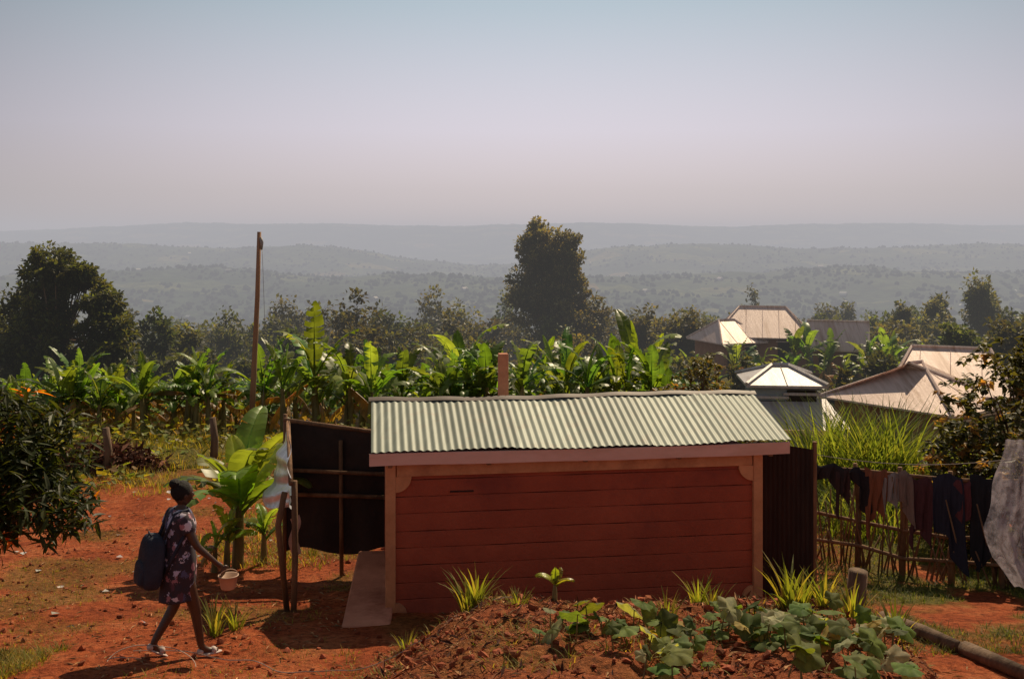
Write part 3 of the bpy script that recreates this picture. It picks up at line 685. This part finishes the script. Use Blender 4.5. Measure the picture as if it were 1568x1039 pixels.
def tuftobj(name, x, y, nb, L, w_=.035, cols=None, tilt=.22):
    a = Acc(); tufts(a, [x]*4, [y]*4, nb//4, L, w_, .35, cols or [(.24, .28, .06), (.34, .30, .09), (.16, .20, .05)], .07, tilt); return a.build(name, M_grass)
for (x, y, L) in ((-.30, 8.5, .42), (-.38, 8.42, .34), (1.55, 8.3, .30), (1.66, 8.25, .26), (2.28, 8.2, .48), (2.42, 8.3, .46), (2.54, 8.1, .40), (2.6, 7.6, .34), (-2.9, 9.7, .42), (-2.75, 9.9, .35), (2.7, 7.0, .32), (.05, 8.1, .18), (1.2, 7.7, .20), (-.9, 8.4, .20)):
    tuftobj('grass_tuft', x, y, 28, L)
a = Acc(); n = 1700
x = -1.6+rng.random(n)*5; y = 6+rng.random(n)*3.2; kk = fbm(x*1.7, y*1.7, 60, 3) > .53; tufts(a, x[kk], y[kk], 6, .10, .04, .6, YC, .08, .7)
a.build('bank_grass', M_grass)
banana_plant('banana_sucker', .36, 8.45, .30, 4, .42, (.26, .30, .06), 0)

# pumpkin patch
a = Acc(); ast = Acc(); V = [[0, 0, 0]]; nn = 30
for ring, rf in ((1, .5), (2, 1.0)):
    for k in range(nn):
        t = 2*math.pi*k/nn; r0 = 1+.13*math.cos(5*t)+.03*math.cos(15*t)
        if abs(((t+math.pi) % (2*math.pi))-math.pi) < .28: r0 *= .45
        rr = r0*rf; V.append([rr*math.sin(t), -rr*math.cos(t)+.25, .16*rf-.34*rf*rf+.06*math.cos(5*t)*rf+.03*math.sin(9*t)*rf])
V = np.array(V); f3 = np.array([[0, 1+k, 1+(k+1) % nn] for k in range(nn)]); f4 = np.array([[1+k, 1+nn+k, 1+nn+(k+1) % nn, 1+(k+1) % nn] for k in range(nn)])
n = 190; x = .15+rng.random(n)*2.3; y = 5.7+rng.random(n)*1.35
x[120:] = .9+rng.random(70)*1.7; y[120:] = 6.3+rng.random(70)*1.1
kk = fbm(x*1.8, y*1.8, 15, 2) > .43; x, y = x[kk], y[kk]; n = len(x)
hh = .04+.17*rng.random(n); z = terr(x, y)
nrm = np.tile([0, -.2, 1.], (n, 1))+rdir(n)*.85; th = rng.random(n)*6.28
dv = np.stack([np.cos(th), np.sin(th), np.zeros(n)], 1)
c = vary((.12, .17, .045), n, .4, .15); pale = rng.random(n) < .3; c[pale] = vary((.34, .34, .20), pale.sum(), .2); c[rng.random(n) < .08] = (.34, .26, .07)  # pale share of leaves has the backlight put into its colour
a.scatter(V, [f3, f4], frames(dv, nrm), np.stack([x, y, z+hh], 1), .040+.07*rng.random(n), c)
for i in range(n): tube(ast, [(x[i]+random.uniform(-.05, .05), y[i]+random.uniform(-.05, .05), z[i]-.02), (x[i], y[i], z[i]+hh[i])], [.006, .004], 5, (.12, .15, .05), cap=False)
pp = empty('pumpkin_patch', (1.2, 6.6, tz(1.2, 6.6))); a.build('leaves', leafmat('pumpkin_leaf', .45, .7, .2, (1.8, 1.6, .4), 20), pp, smooth=True); ast.build('stems', M_stem, pp)

# mulch / clods / straw
a = Acc(); n = 13000; x = -1.7+rng.random(n)*5.2; y = 5.8+rng.random(n)*3.9; kk = (bankmask(x, y) > .15*rng.random(n)+.05) & (rng.random(n) < ss(.30, .58, fbm(x*2.1, y*2.1, 71))); x, y = x[kk], y[kk]; n = len(x)
d = rdir(n); d[:, 2] *= .5; cs = np.array([(.34, .11, .045), (.22, .055, .025), (.50, .28, .13), (.10, .032, .020), (.36, .095, .035), (.40, .14, .06)])[rng.integers(0, 6, n)]
a.scatter(LEAF_V*np.array([.45, 1, 1]), LEAF_F, frames(d, np.tile([0, 0, 1.], (n, 1))+rdir(n)*.6), np.stack([x, y, terr(x, y)+.010], 1), .02+.10*rng.random(n)**2.8, cs*(.7+.6*rng.random((n, 1))))
n = 6500; x = -7+rng.random(n)*11; y = 6.5+rng.random(n)*11; kk = rng.random(n) < ss(.35, .6, fbm(x*.9, y*.9, 61)); x, y = x[kk], y[kk]; n = len(x); d = rdir(n); d[:, 2] *= .1
a.scatter(LEAF_V*np.array([.25, 1, 1]), LEAF_F, frames(d, np.tile([0, 0, 1.], (n, 1))+rdir(n)*.3), np.stack([x, y, terr(x, y)+.008], 1), .04+.10*rng.random(n), vary((.52, .30, .15), n, .5))
a.build('dry_mulch', M_debris)
a = Acc()
for q in range(4):
    IVj = IV*(1+.6*(rng.random((len(IV), 1))-.5)); n = 900
    x = -1.6+rng.random(n)*5; y = 5.9+rng.random(n)*3.5
    if q > 1: x = -7+rng.random(n)*10.5; y = 7+rng.random(n)*9
    kk = (bankmask(x, y) > .1) | (q > 1); x, y = x[kk], y[kk]; n = len(x); s_ = .008+.030*rng.random(n)**3
    a.scatter(IVj, IF, frames(rdir(n), rdir(n)), np.stack([x, y, terr(x, y)+s_*.3], 1), np.stack([s_*1.3, s_, s_*.7], 1), vary((.38, .10, .04), n, .4))
a.build('soil_clods', M_debris)
a = Acc(); n = 2600; th = rng.random(n)*6.28; r_ = rng.random(n)**.5
x = -8.9+1.5*r_*np.cos(th); y = 21.5+.8*r_*np.sin(th); z = terr(x, y)+.62*(1-r_**2)*rng.random(n)
d = rdir(n); d[:, 2] *= .5; a.scatter(LEAF_V*np.array([.5, 1, 1]), LEAF_F, frames(d, np.tile([0, 0, 1.], (n, 1))+rdir(n)*.6), np.stack([x, y, z], 1), .12+.25*rng.random(n), vary((.20, .085, .05), n, .5)); a.build('brush_pile', M_debris)
for (x, y, h_) in ((-8.55, 21.0, .95), (-6.75, 22.5, 1.0), (-2.0, 17.5, .6)):
    a = Acc(); z = tz(x, y); tube(a, [(x, y, z-.1), (x+.03, y, z+h_*.5), (x-.02, y, z+h_)], [.10, .085, .07], 9); a.build('tree_stump', M_bark, smooth=True)
def log(name, pts, r, ns=10):
    a = Acc(); tube(a, pts, r, ns); return a.build(name, M_bark, smooth=True)
x, y = 3.72, 10.8; z = tz(x, y); log('tree_stump', [(x, y, z-.15), (x+.01, y, z+.15), (x+.03, y-.02, z+.46)], [.14, .105, .10], 12)
for P in ([(3.80, 10.2), (3.95, 9.6), (4.05, 9.0)], [(4.08, 8.95), (4.1, 8.5), (4.15, 8.0)], [(2.55, 9.35), (2.8, 9.33), (3.05, 9.4)]):
    log('fallen_log', [(x, y, tz(x, y)+.05) for x, y in P], [.075, .07, .06] if P[0][0] > 3 else [.03, .03, .025])

# ------------------------------------------------------------------ stick fence with laundry
fe = empty('stick_fence', (5.1, 13, tz(5.1, 13))); a = Acc()
FP = [(4.20, 14.0), (4.70, 13.55), (5.15, 13.15), (5.6, 12.7), (6.05, 12.3), (6.6, 11.9)]
for i, (x, y) in enumerate(FP):
    z = tz(x, y); tube(a, [(x, y, z-.2), (x+.02, y, z+.8), (x+random.uniform(-.04, .04), y, z+1.42)], [.045, .04, .03], 8)
for hgt, off in ((1.32, 0), (.62, .03), (.28, -.02)):
    pts = [(x, y-.04+off, tz(x, y)+hgt+random.uniform(-.05, .05)) for x, y in FP]; tube(a, pts, [.026]*len(pts), 7)
for i in range(75):
    t = random.random()*(len(FP)-1.01); k = int(t); f = t-k; x = FP[k][0]*(1-f)+FP[k+1][0]*f; y = FP[k][1]*(1-f)+FP[k+1][1]*f; z = tz(x, y)
    tube(a, [(x, y+.03, z-.1), (x+random.uniform(-.3, .3), y+.03, z+random.uniform(.4, 1.3))], [.014, .009], 5)
a.build('sticks', M_wood, fe, smooth=True)
cols = [(.035, .028, .03), (.06, .035, .035), (.025, .020, .025), (.28, .10, .05), (.34, .30, .29), (.26, .18, .15), (.10, .035, .04), (.03, .03, .05), (.14, .04, .045), (.02, .02, .025), (.08, .03, .035), (.05, .03, .03)]
def fpt(t):
    t = min(max(t, 0), .9999)*(len(FP)-1); k = int(t); f = t-k
    return FP[k][0]*(1-f)+FP[k+1][0]*f, FP[k][1]*(1-f)+FP[k+1][1]*f
t = 0.01
names = ['dark_trousers', 'dark_skirt', 'dark_shirt', 'brown_cloth', 'grey_shirt', 'striped_towel', 'maroon_dress', 'navy_trousers', 'maroon_shirt', 'black_dress', 'plum_cloth', 'brown_skirt']
wds = [.12, .06, .08, .10, .07, .07, .09, .12, .07, .12, .08, .08]
drops = [.30, .50, .36, .72, .45, .55, .85, 1.0, .42, .9, .5, .65]
for i, c in enumerate(cols):
    wd = wds[i]; drop = drops[i]; ph = random.random()*6; jag = random.uniform(.08, .22)
    def cf(u, v, t=t, wd=wd, drop=drop, ph=ph, jag=jag, i=i):
        x, y = fpt(t+wd*(u*(1-.18*math.sin(ph)*v)+.12*math.sin(v*3+ph)*v)); z = np.interp(y, PY, PZ)+.03*math.sin(t*40)
        vv = v*drop*(1+.12*math.sin(u*3.3+ph))+jag*math.sin(u*5+ph)*v
        amp = .035*math.sin(u*13+ph+v*2.5)*(.35+v)+.015*math.sin(u*29+v*4)*v
        return (x-amp*.6, y-.075-.006*(i % 2)-.04*math.sin(min(1, v*6)*1.5)+amp, z+1.36-vv+.03*math.sin(u*7+ph))
    a = Acc(); sheetgrid(a, cf, 26, 18, (1, 1, 1)); a.build(names[i], surf('cloth_'+names[i], c, tuple(k*.6 for k in c), 9, .9, .3, 60, stretch=(3, 3, .4)), fe, smooth=True)
    t += wd*random.uniform(.72, 1.0)
a = Acc(); pts = []
A0 = Vector((3.6, 12.4, -2.62)); A1 = Vector((5.6, 9.2, -1.85))
for i in range(17):
    f = i/16; q = A0.lerp(A1, f); pts.append((q.x, q.y, q.z-.30*math.sin(math.pi*f)*.6))
ln = empty('clothes_line', (4.6, 10.8, -3.9)); tube(a, pts, [.004]*17, 5); a.build('wire', surf('wire', (.3, .26, .24)), ln)
m, nt, out = newmat('net_cloth')
d1 = N(nt, 'ShaderNodeBsdfDiffuse'); d1.inputs[0].default_value = (.62, .58, .64, 1); tl = N(nt, 'ShaderNodeBsdfTranslucent'); tl.inputs[0].default_value = (.40, .36, .40, 1)
tp = N(nt, 'ShaderNodeBsdfTransparent'); m1 = N(nt, 'ShaderNodeMixShader'); m1.inputs[0].default_value = .5; nt.links.new(d1.outputs[0], m1.inputs[1]); nt.links.new(tl.outputs[0], m1.inputs[2])
tc = N(nt, 'ShaderNodeTexCoord'); nn1 = noise_node(nt, 7, 5, .7, tc.outputs['Object']); rr1 = ramp(nt, nn1.outputs[0], [(.35, (.12, .12, .12)), (.65, (.62, .62, .62))])
m2 = N(nt, 'ShaderNodeMixShader'); nt.links.new(rr1.outputs[0], m2.inputs[0]); nt.links.new(tp.outputs[0], m2.inputs[1]); nt.links.new(m1.outputs[0], m2.inputs[2]); nt.links.new(m2.outputs[0], out.inputs[0])
a = Acc()
def net(u, v):
    xl = float(np.interp(v, [0, .25, .6, .8, 1], [4.68, 4.60, 4.50, 4.56, 4.80]))
    x = xl+(5.45-xl)*u+.015*math.sin(v*17+u*3)
    fold = .10*math.sin(u*15+v*2.2)*(.3+v)+.03*math.sin(u*41+v*5)
    return (x+.3*fold, 9.45+fold, -1.88-1.42*v-.10*u*v+.05*math.sin(u*9)*v)
sheetgrid(a, net, 60, 30, (1, 1, 1)); a.build('white_net', m, ln, smooth=True)
a = Acc(); pts = []
for i in range(60):
    t = i/59; x = -3.4+3.4*t+.10*math.sin(t*9); y = 8.75-.55*t+.22*math.sin(t*6+1)+.05*math.sin(t*23)
    pts.append((x, y, tz(x, y)+.015+.05*abs(math.sin(t*7))*(1-t)))
tube(a, pts, [.005]*60, 5)
pts = []
for i in range(40):
    t = i/39*5; x = -3.15+.45*math.cos(t)*(1-.1*t); y = 8.5+.22*math.sin(t); pts.append((x, y, tz(x, y)+.02+.10*abs(math.sin(t))))
tube(a, pts, [.004]*40, 5); a.build('loose_wire', surf('wire_pale', (.55, .40, .32)))
a = Acc(); n = 40; x = -7.5+rng.random(n)*4; y = 10+rng.random(n)*9
a.scatter(LEAF_V*np.array([2, 1, 1.5]), LEAF_F, frames(rdir(n)*np.array([1, 1, .2]), np.tile([0, 0, 1.], (n, 1))), np.stack([x, y, terr(x, y)+.02], 1), .04+.07*rng.random(n), vary((.5, .45, .42), n, .4)); a.build('litter', M_debris)

# ------------------------------------------------------------------ woman
HX, HY = -2.98, 8.9; HZ = tz(HX, HY)-.005; ha = math.radians(36)
HF = Vector((math.cos(ha), math.sin(ha), 0)); HL = Vector((-math.sin(ha), math.cos(ha), 0))
def B(f, l, u): return Vector((HX, HY, HZ))+HF*f+HL*l+Vector((0, 0, u))
wm = empty('walking_woman', (HX, HY, HZ))
M_skin = surf('skin', (.085, .038, .022), (.060, .028, .016), 8, .45, .1, spec=.5)
M_hair = surf('hair', (.014, .010, .008), (.007, .005, .005), 40, .7, .8, 90)
def skin_obj(name, verts, edges, radii, root=0, sub=2):
    me = bpy.data.meshes.new(name); me.from_pydata([tuple(v) for v in verts], edges, [])
    ob = bpy.data.objects.new(name, me); COL.objects.link(ob)
    md = ob.modifiers.new('skin', 'SKIN'); md.use_smooth_shade = True
    for i, r in enumerate(radii):
        sv = me.skin_vertices[0].data[i]; sv.radius = (r, r) if not isinstance(r, tuple) else r
        sv.use_root = (i == root)
    s = ob.modifiers.new('sub', 'SUBSURF'); s.levels = sub; s.render_levels = sub
    return ob
J = dict(pel=(0, 0, .86), sp=(0, 0, .98), wst=(.0, 0, 1.06), ch=(.015, 0, 1.20), nk=(.02, 0, 1.31), hb=(.03, 0, 1.38),
         rs=(.0, -.155, 1.265), re=(.09, -.215, 1.03), rw=(.26, -.235, .86), rh=(.315, -.238, .81),
         ls=(.0, .155, 1.265), le=(-.09, .20, 1.04), lw=(-.02, .215, .83), lh=(.01, .215, .775),
         rhp=(.0, -.085, .83), rk=(.115, -.085, .47), ra=(.175, -.085, .085), rb=(.235, -.085, .035), rt=(.335, -.09, .028),
         lhp=(.0, .085, .83), lk=(.0, .085, .46), la=(-.20, .085, .145), lb=(-.165, .085, .075), lt=(-.09, .085, .028))
ks = list(J); ix = {k: i for i, k in enumerate(ks)}
ED = [('pel', 'sp'), ('sp', 'wst'), ('wst', 'ch'), ('ch', 'nk'), ('nk', 'hb'), ('ch', 'rs'), ('rs', 're'), ('re', 'rw'), ('rw', 'rh'), ('ch', 'ls'), ('ls', 'le'), ('le', 'lw'), ('lw', 'lh'),
      ('pel', 'rhp'), ('rhp', 'rk'), ('rk', 'ra'), ('ra', 'rb'), ('rb', 'rt'), ('pel', 'lhp'), ('lhp', 'lk'), ('lk', 'la'), ('la', 'lb'), ('lb', 'lt')]
RD = dict(pel=.125, sp=.11, wst=.10, ch=.115, nk=.048, hb=.046, rs=.052, re=.036, rw=.023, rh=.030, ls=.052, le=.036, lw=.023, lh=.030,
          rhp=.085, rk=.055, ra=.034, rb=.034, rt=.024, lhp=.085, lk=.055, la=.034, lb=.034, lt=.024)
parts = [skin_obj('body', [B(*J[k]) for k in ks], [(ix[a_], ix[b_]) for a_, b_ in ED], [RD[k] for k in ks])]
for sgn, base, dr in ((-1, J['rh'], Vector((.55, 0, -.83))), (1, J['lh'], Vector((.3, 0, -.95)))):
    for fi, (off, L_) in enumerate(((-.027, .062), (-.009, .072), (.009, .068), (.026, .052))):
        p0 = Vector(base); side = Vector((.8, 0, .5))*off*1.0
        p0 = p0+side; p1 = p0+dr*L_*.55; curl = Vector((-.02, -sgn*.012, -.01)); p2 = p1+dr*L_*.4+curl; p3 = p2+dr*L_*.25+curl*1.4
        parts.append(skin_obj('finger', [B(*p0), B(*p1), B(*p2), B(*p3)], [(0, 1), (1, 2), (2, 3)], [.011, .0095, .0085, .0075]))
    p0 = Vector(base)+Vector((.012, 0, .012)); parts.append(skin_obj('thumb', [B(*p0), B(*(p0+Vector((.035, -sgn*.01, -.012)))), B(*(p0+Vector((.052, -sgn*.016, -.042))))], [(0, 1), (1, 2)], [.013, .011, .009]))
bmh = bmesh.new(); bmesh.ops.create_uvsphere(bmh, u_segments=32, v_segments=24, radius=1)
hc_ = Vector((.045, 0, 1.462))
for v in bmh.verts:
    f, l, u = v.co.x, v.co.y, v.co.z
    ff = f*.088; ll = l*.070*(1-.18*max(0, -u)); uu = u*.108
    if f > 0: ff *= .95; ff += .006*max(0, -u-.4)
    nb = math.exp(-((l/.16)**2+((u+.18)/.22)**2))
    if f > 0: ff += .020*nb
    lb_ = math.exp(-((l/.28)**2+((u+.55)/.10)**2)); ff += .007*lb_ if f > 0 else 0
    for e_ in (-.38, .38):
        if f > 0: ff -= .008*math.exp(-(((l-e_)/.16)**2+((u-.02)/.12)**2))
    v.co = B(hc_.x+ff, hc_.y+ll, hc_.z+uu)
me = bpy.data.meshes.new('head'); bmh.to_mesh(me); bmh.free(); ho = bpy.data.objects.new('head', me); COL.objects.link(ho); parts.append(ho)
for s_ in (-1, 1):
    bmh = bmesh.new(); bmesh.ops.create_uvsphere(bmh, u_segments=12, v_segments=10, radius=1)
    for v in bmh.verts: v.co = B(hc_.x-.005+v.co.x*.017, s_*.072+v.co.y*.008, hc_.z-.012+v.co.z*.028)
    me = bpy.data.meshes.new('ear'); bmh.to_mesh(me); bmh.free(); eo = bpy.data.objects.new('ear', me); COL.objects.link(eo); parts.append(eo)
dg = bpy.context.evaluated_depsgraph_get()
bmj = bmesh.new()
for o in parts:
    ev = o.evaluated_get(dg); mm = ev.to_mesh(); bmj.from_mesh(mm); ev.to_mesh_clear()
me = bpy.data.meshes.new('body'); bmj.to_mesh(me); bmj.free()
for o in parts: bpy.data.objects.remove(o)
body = bpy.data.objects.new('body', me); COL.objects.link(body)
rm = body.modifiers.new('rm', 'REMESH'); rm.mode = 'VOXEL'; rm.voxel_size = .0065; rm.use_smooth_shade = True
sm = body.modifiers.new('sm', 'SMOOTH'); sm.factor = .5; sm.iterations = 3
me.materials.append(M_skin)
dg = bpy.context.evaluated_depsgraph_get(); me2 = bpy.data.meshes.new_from_object(body.evaluated_get(dg))
body.modifiers.clear(); body.data = me2
if not me2.materials: me2.materials.append(M_skin)
adopt(body, wm)
def ellip(name, c, r, mat, rotl=0, fn=None):
    b_ = bmesh.new(); bmesh.ops.create_uvsphere(b_, u_segments=24, v_segments=16, radius=1)
    for v in b_.verts:
        q = Vector((v.co.x*r[0], v.co.y*r[1], v.co.z*r[2]))
        if fn: q = fn(q, v.co.copy())
        q = Matrix.Rotation(rotl, 3, 'Y') @ q
        v.co = B(c[0]+q.x, c[1]+q.y, c[2]+q.z)
    for f_ in b_.faces: f_.smooth = True
    me = bpy.data.meshes.new(name); b_.to_mesh(me); b_.free(); me.materials.append(mat); o = bpy.data.objects.new(name, me); COL.objects.link(o); adopt(o, wm); return o
ellip('hair', (.022, 0, 1.488), (.092, .081, .098), M_hair, -.35, fn=lambda q, n_: q*(1+.03*math.sin(n_.x*23)*math.sin(n_.z*19)))
ellip('hair_bun', (-.035, 0, 1.56), (.050, .052, .042), M_hair, fn=lambda q, n_: q*(1+.06*math.sin(n_.x*17)*math.sin(n_.y*13)))
M_eye = surf('eye_white', (.30, .27, .24), (.25, .22, .2), rough=.3, bump=0)
for s_ in (-1, 1): ellip('eye', (hc_.x+.070, s_*.027, hc_.z+.003), (.008, .011, .006), M_eye); ellip('pupil', (hc_.x+.0765, s_*.027, hc_.z+.003), (.003, .006, .006), M_hair)
ellip('lips', (hc_.x+.080, 0, hc_.z-.058), (.010, .024, .008), surf('lips', (.12, .035, .03)))
M_dress, nt, out = newmat('floral_dress')
tc = N(nt, 'ShaderNodeTexCoord'); vo = N(nt, 'ShaderNodeTexVoronoi'); vo.inputs['Scale'].default_value = 15; vo.inputs['Randomness'].default_value = 1
nw = noise_node(nt, 16, 4, .7, tc.outputs['Object']); va = N(nt, 'ShaderNodeVectorMath', operation='ADD'); nt.links.new(tc.outputs['Object'], va.inputs[0])
vs = N(nt, 'ShaderNodeVectorMath', operation='SCALE'); nt.links.new(nw.outputs['Color'], vs.inputs[0]); vs.inputs['Scale'].default_value = .14; nt.links.new(vs.outputs[0], va.inputs[1]); nt.links.new(va.outputs[0], vo.inputs['Vector'])
rd = ramp(nt, vo.outputs['Distance'], [(.0, (1, 1, 1)), (.46, (1, 1, 1)), (.54, (0, 0, 0))])
vc = N(nt, 'ShaderNodeSeparateColor'); nt.links.new(vo.outputs['Color'], vc.inputs[0])
rc = ramp(nt, vc.outputs[0], [(0, (.03, .025, .04)), (.35, (.10, .04, .06)), (.45, (.62, .52, .58)), (.6, (.34, .15, .18)), (.72, (.46, .44, .60)), (.9, (.08, .08, .16))]); rc.color_ramp.interpolation = 'CONSTANT'
dcol = mixc(nt, rd.outputs[0], (.036, .022, .030), rc.outputs[0])
p = N(nt, 'ShaderNodeBsdfPrincipled'); nt.links.new(dcol, p.inputs['Base Color']); p.inputs['Roughness'].default_value = .85; nt.links.new(p.outputs[0], out.inputs[0])
def loft(name, rings, mat, n=36, fold=0):
    a = Acc(); V = []
    for ri, (c, ra_, rb_, axis) in enumerate(rings):
        t = Vector(axis).normalized(); sidev = Vector((0, 1, 0)); fw = sidev.cross(t).normalized(); sidev = t.cross(fw).normalized()
        for k in range(n):
            an = 2*math.pi*k/n; fl = 1+fold*(ri/len(rings))**2*math.sin(an*6+1.3)+fold*.5*(ri/len(rings))*math.sin(an*11)
            q = Vector(c)+fw*ra_*math.cos(an)*fl+sidev*rb_*math.sin(an)*fl; V.append(list(B(q.x, q.y, q.z)))
    ixx = np.arange(len(rings)*n).reshape(len(rings), n); nx_ = np.roll(ixx, -1, 1)
    a.add(V, [np.stack([ixx[:-1], nx_[:-1], nx_[1:], ixx[1:]], -1).reshape(-1, 4)], (1, 1, 1))
    o = a.build(name, mat, wm, smooth=True); sl_ = o.modifiers.new('sol', 'SOLIDIFY'); sl_.thickness = .004; s2 = o.modifiers.new('sub', 'SUBSURF'); s2.levels = s2.render_levels = 1; return o
U1 = (0, 0, 1)
loft('dress', [((.02, 0, 1.335), .060, .075, U1), ((.015, 0, 1.325), .078, .115, U1), ((.01, 0, 1.295), .098, .165, U1), ((.012, 0, 1.24), .122, .175, U1), ((.02, 0, 1.17), .135, .160, U1), ((.01, 0, 1.08), .118, .138, U1), ((0, 0, .99), .128, .148, U1),
               ((0, 0, .90), .150, .170, U1), ((.0, 0, .80), .152, .168, U1), ((.0, 0, .70), .148, .158, U1), ((-.01, 0, .60), .148, .152, U1), ((-.015, 0, .53), .152, .150, U1)], M_dress, 40, .05)
for sg in (-1, 1):
    s0 = Vector(J['rs' if sg < 0 else 'ls']); e0 = Vector(J['re' if sg < 0 else 'le']); ax = (s0-e0)
    loft('sleeve', [(tuple(s0+ax*.12-Vector((0, sg*.02, 0))), .060, .060, ax), (tuple(s0-ax*.05), .064, .062, ax), (tuple(s0-ax*.25), .060, .058, ax), (tuple(s0-ax*.45), .060, .058, ax)], M_dress, 20, .03)
M_shoe = surf('pale_sandal', (.62, .50, .45), (.48, .38, .34), rough=.6)
for kx, (hl, tt) in {'r': ((.165, -.087, .02), (.345, -.09, .012)), 'l': ((-.225, .085, .10), (-.085, .085, .015))}.items():
    a_ = Vector(hl); b2 = Vector(tt); c_ = (a_+b2)/2; L_ = (b2-a_).length/2+.02; pit = math.atan2(a_.z-b2.z, b2.x-a_.x)
    ellip('sandal_sole', c_, (L_, .043, .014), M_shoe, pit)
    ellip('sandal_strap', (c_.x+.03, c_.y, c_.z+.018), (.030, .043, .032), M_shoe, pit)
    ellip('sandal_heel', (a_.x+.0, a_.y, a_.z+.022), (.030, .036, .030), M_shoe, pit)
M_bag = surf('navy_bag', (.030, .034, .055), (.018, .020, .035), 10, .7, .4, 50)
def bagshape(r, e_=.55): return lambda q, n_: Vector((math.copysign(abs(n_.x)**e_, n_.x)*r[0], math.copysign(abs(n_.y)**e_, n_.y)*r[1]*(1-.1*n_.z), math.copysign(abs(n_.z)**e_, n_.z)*r[2]*(1+.03*math.sin(n_.y*9))))
bc = (-.235, .02, .90)
ellip('backpack', bc, (1, 1, 1), M_bag, .12, fn=bagshape((.095, .145, .235)))
ellip('backpack_pocket', (bc[0]-.085, bc[1], bc[2]-.08), (1, 1, 1), M_bag, .12, fn=bagshape((.045, .105, .11)))
a = Acc()
for s_ in (-1, 1):
    pts = [B(-.155, s_*.07, .76), B(-.10, s_*.15, .95), B(.0, s_*.145, 1.12), B(.10, s_*.11, 1.24), B(.05, s_*.10, 1.335), B(-.06, s_*.09, 1.31), B(-.15, s_*.07, 1.10)]
    tube(a, pts, [.016]*7, 6)
tube(a, [B(-.24, -.03, 1.12), B(-.26, 0, 1.17), B(-.24, .05, 1.12)], [.009]*3, 6)
a.build('straps', M_bag, wm, smooth=True)
M_pail = surf('beige_pail', (.55, .36, .25), (.45, .28, .19), 6, .5, .1)
pc = Vector((.365, -.245, .615))
def prof(name, pr, n=28):
    a = Acc(); V = []
    for (r, z_) in pr:
        for k in range(n):
            an = 2*math.pi*k/n; q = pc+Vector((r*math.cos(an), r*math.sin(an), z_)); V.append(list(B(q.x, q.y, q.z)))
    ixx = np.arange(len(pr)*n).reshape(len(pr), n); nx_ = np.roll(ixx, -1, 1)
    a.add(V, [np.stack([ixx[:-1], nx_[:-1], nx_[1:], ixx[1:]], -1).reshape(-1, 4)], (1, 1, 1)); a.build(name, M_pail, wm, smooth=True)
prof('pail', [(.001, 0), (.060, 0), (.066, .01), (.084, .11), (.091, .112), (.091, .120), (.080, .120), (.062, .012), (.001, .010)])
a = Acc(); tube(a, [B(*(pc+Vector((.086*math.cos(t), 0, .115+.055*math.sin(t))))) for t in np.linspace(0, math.pi, 13)], [.004]*13, 6); a.build('pail_handle', M_pail, wm, smooth=True)
print('done')
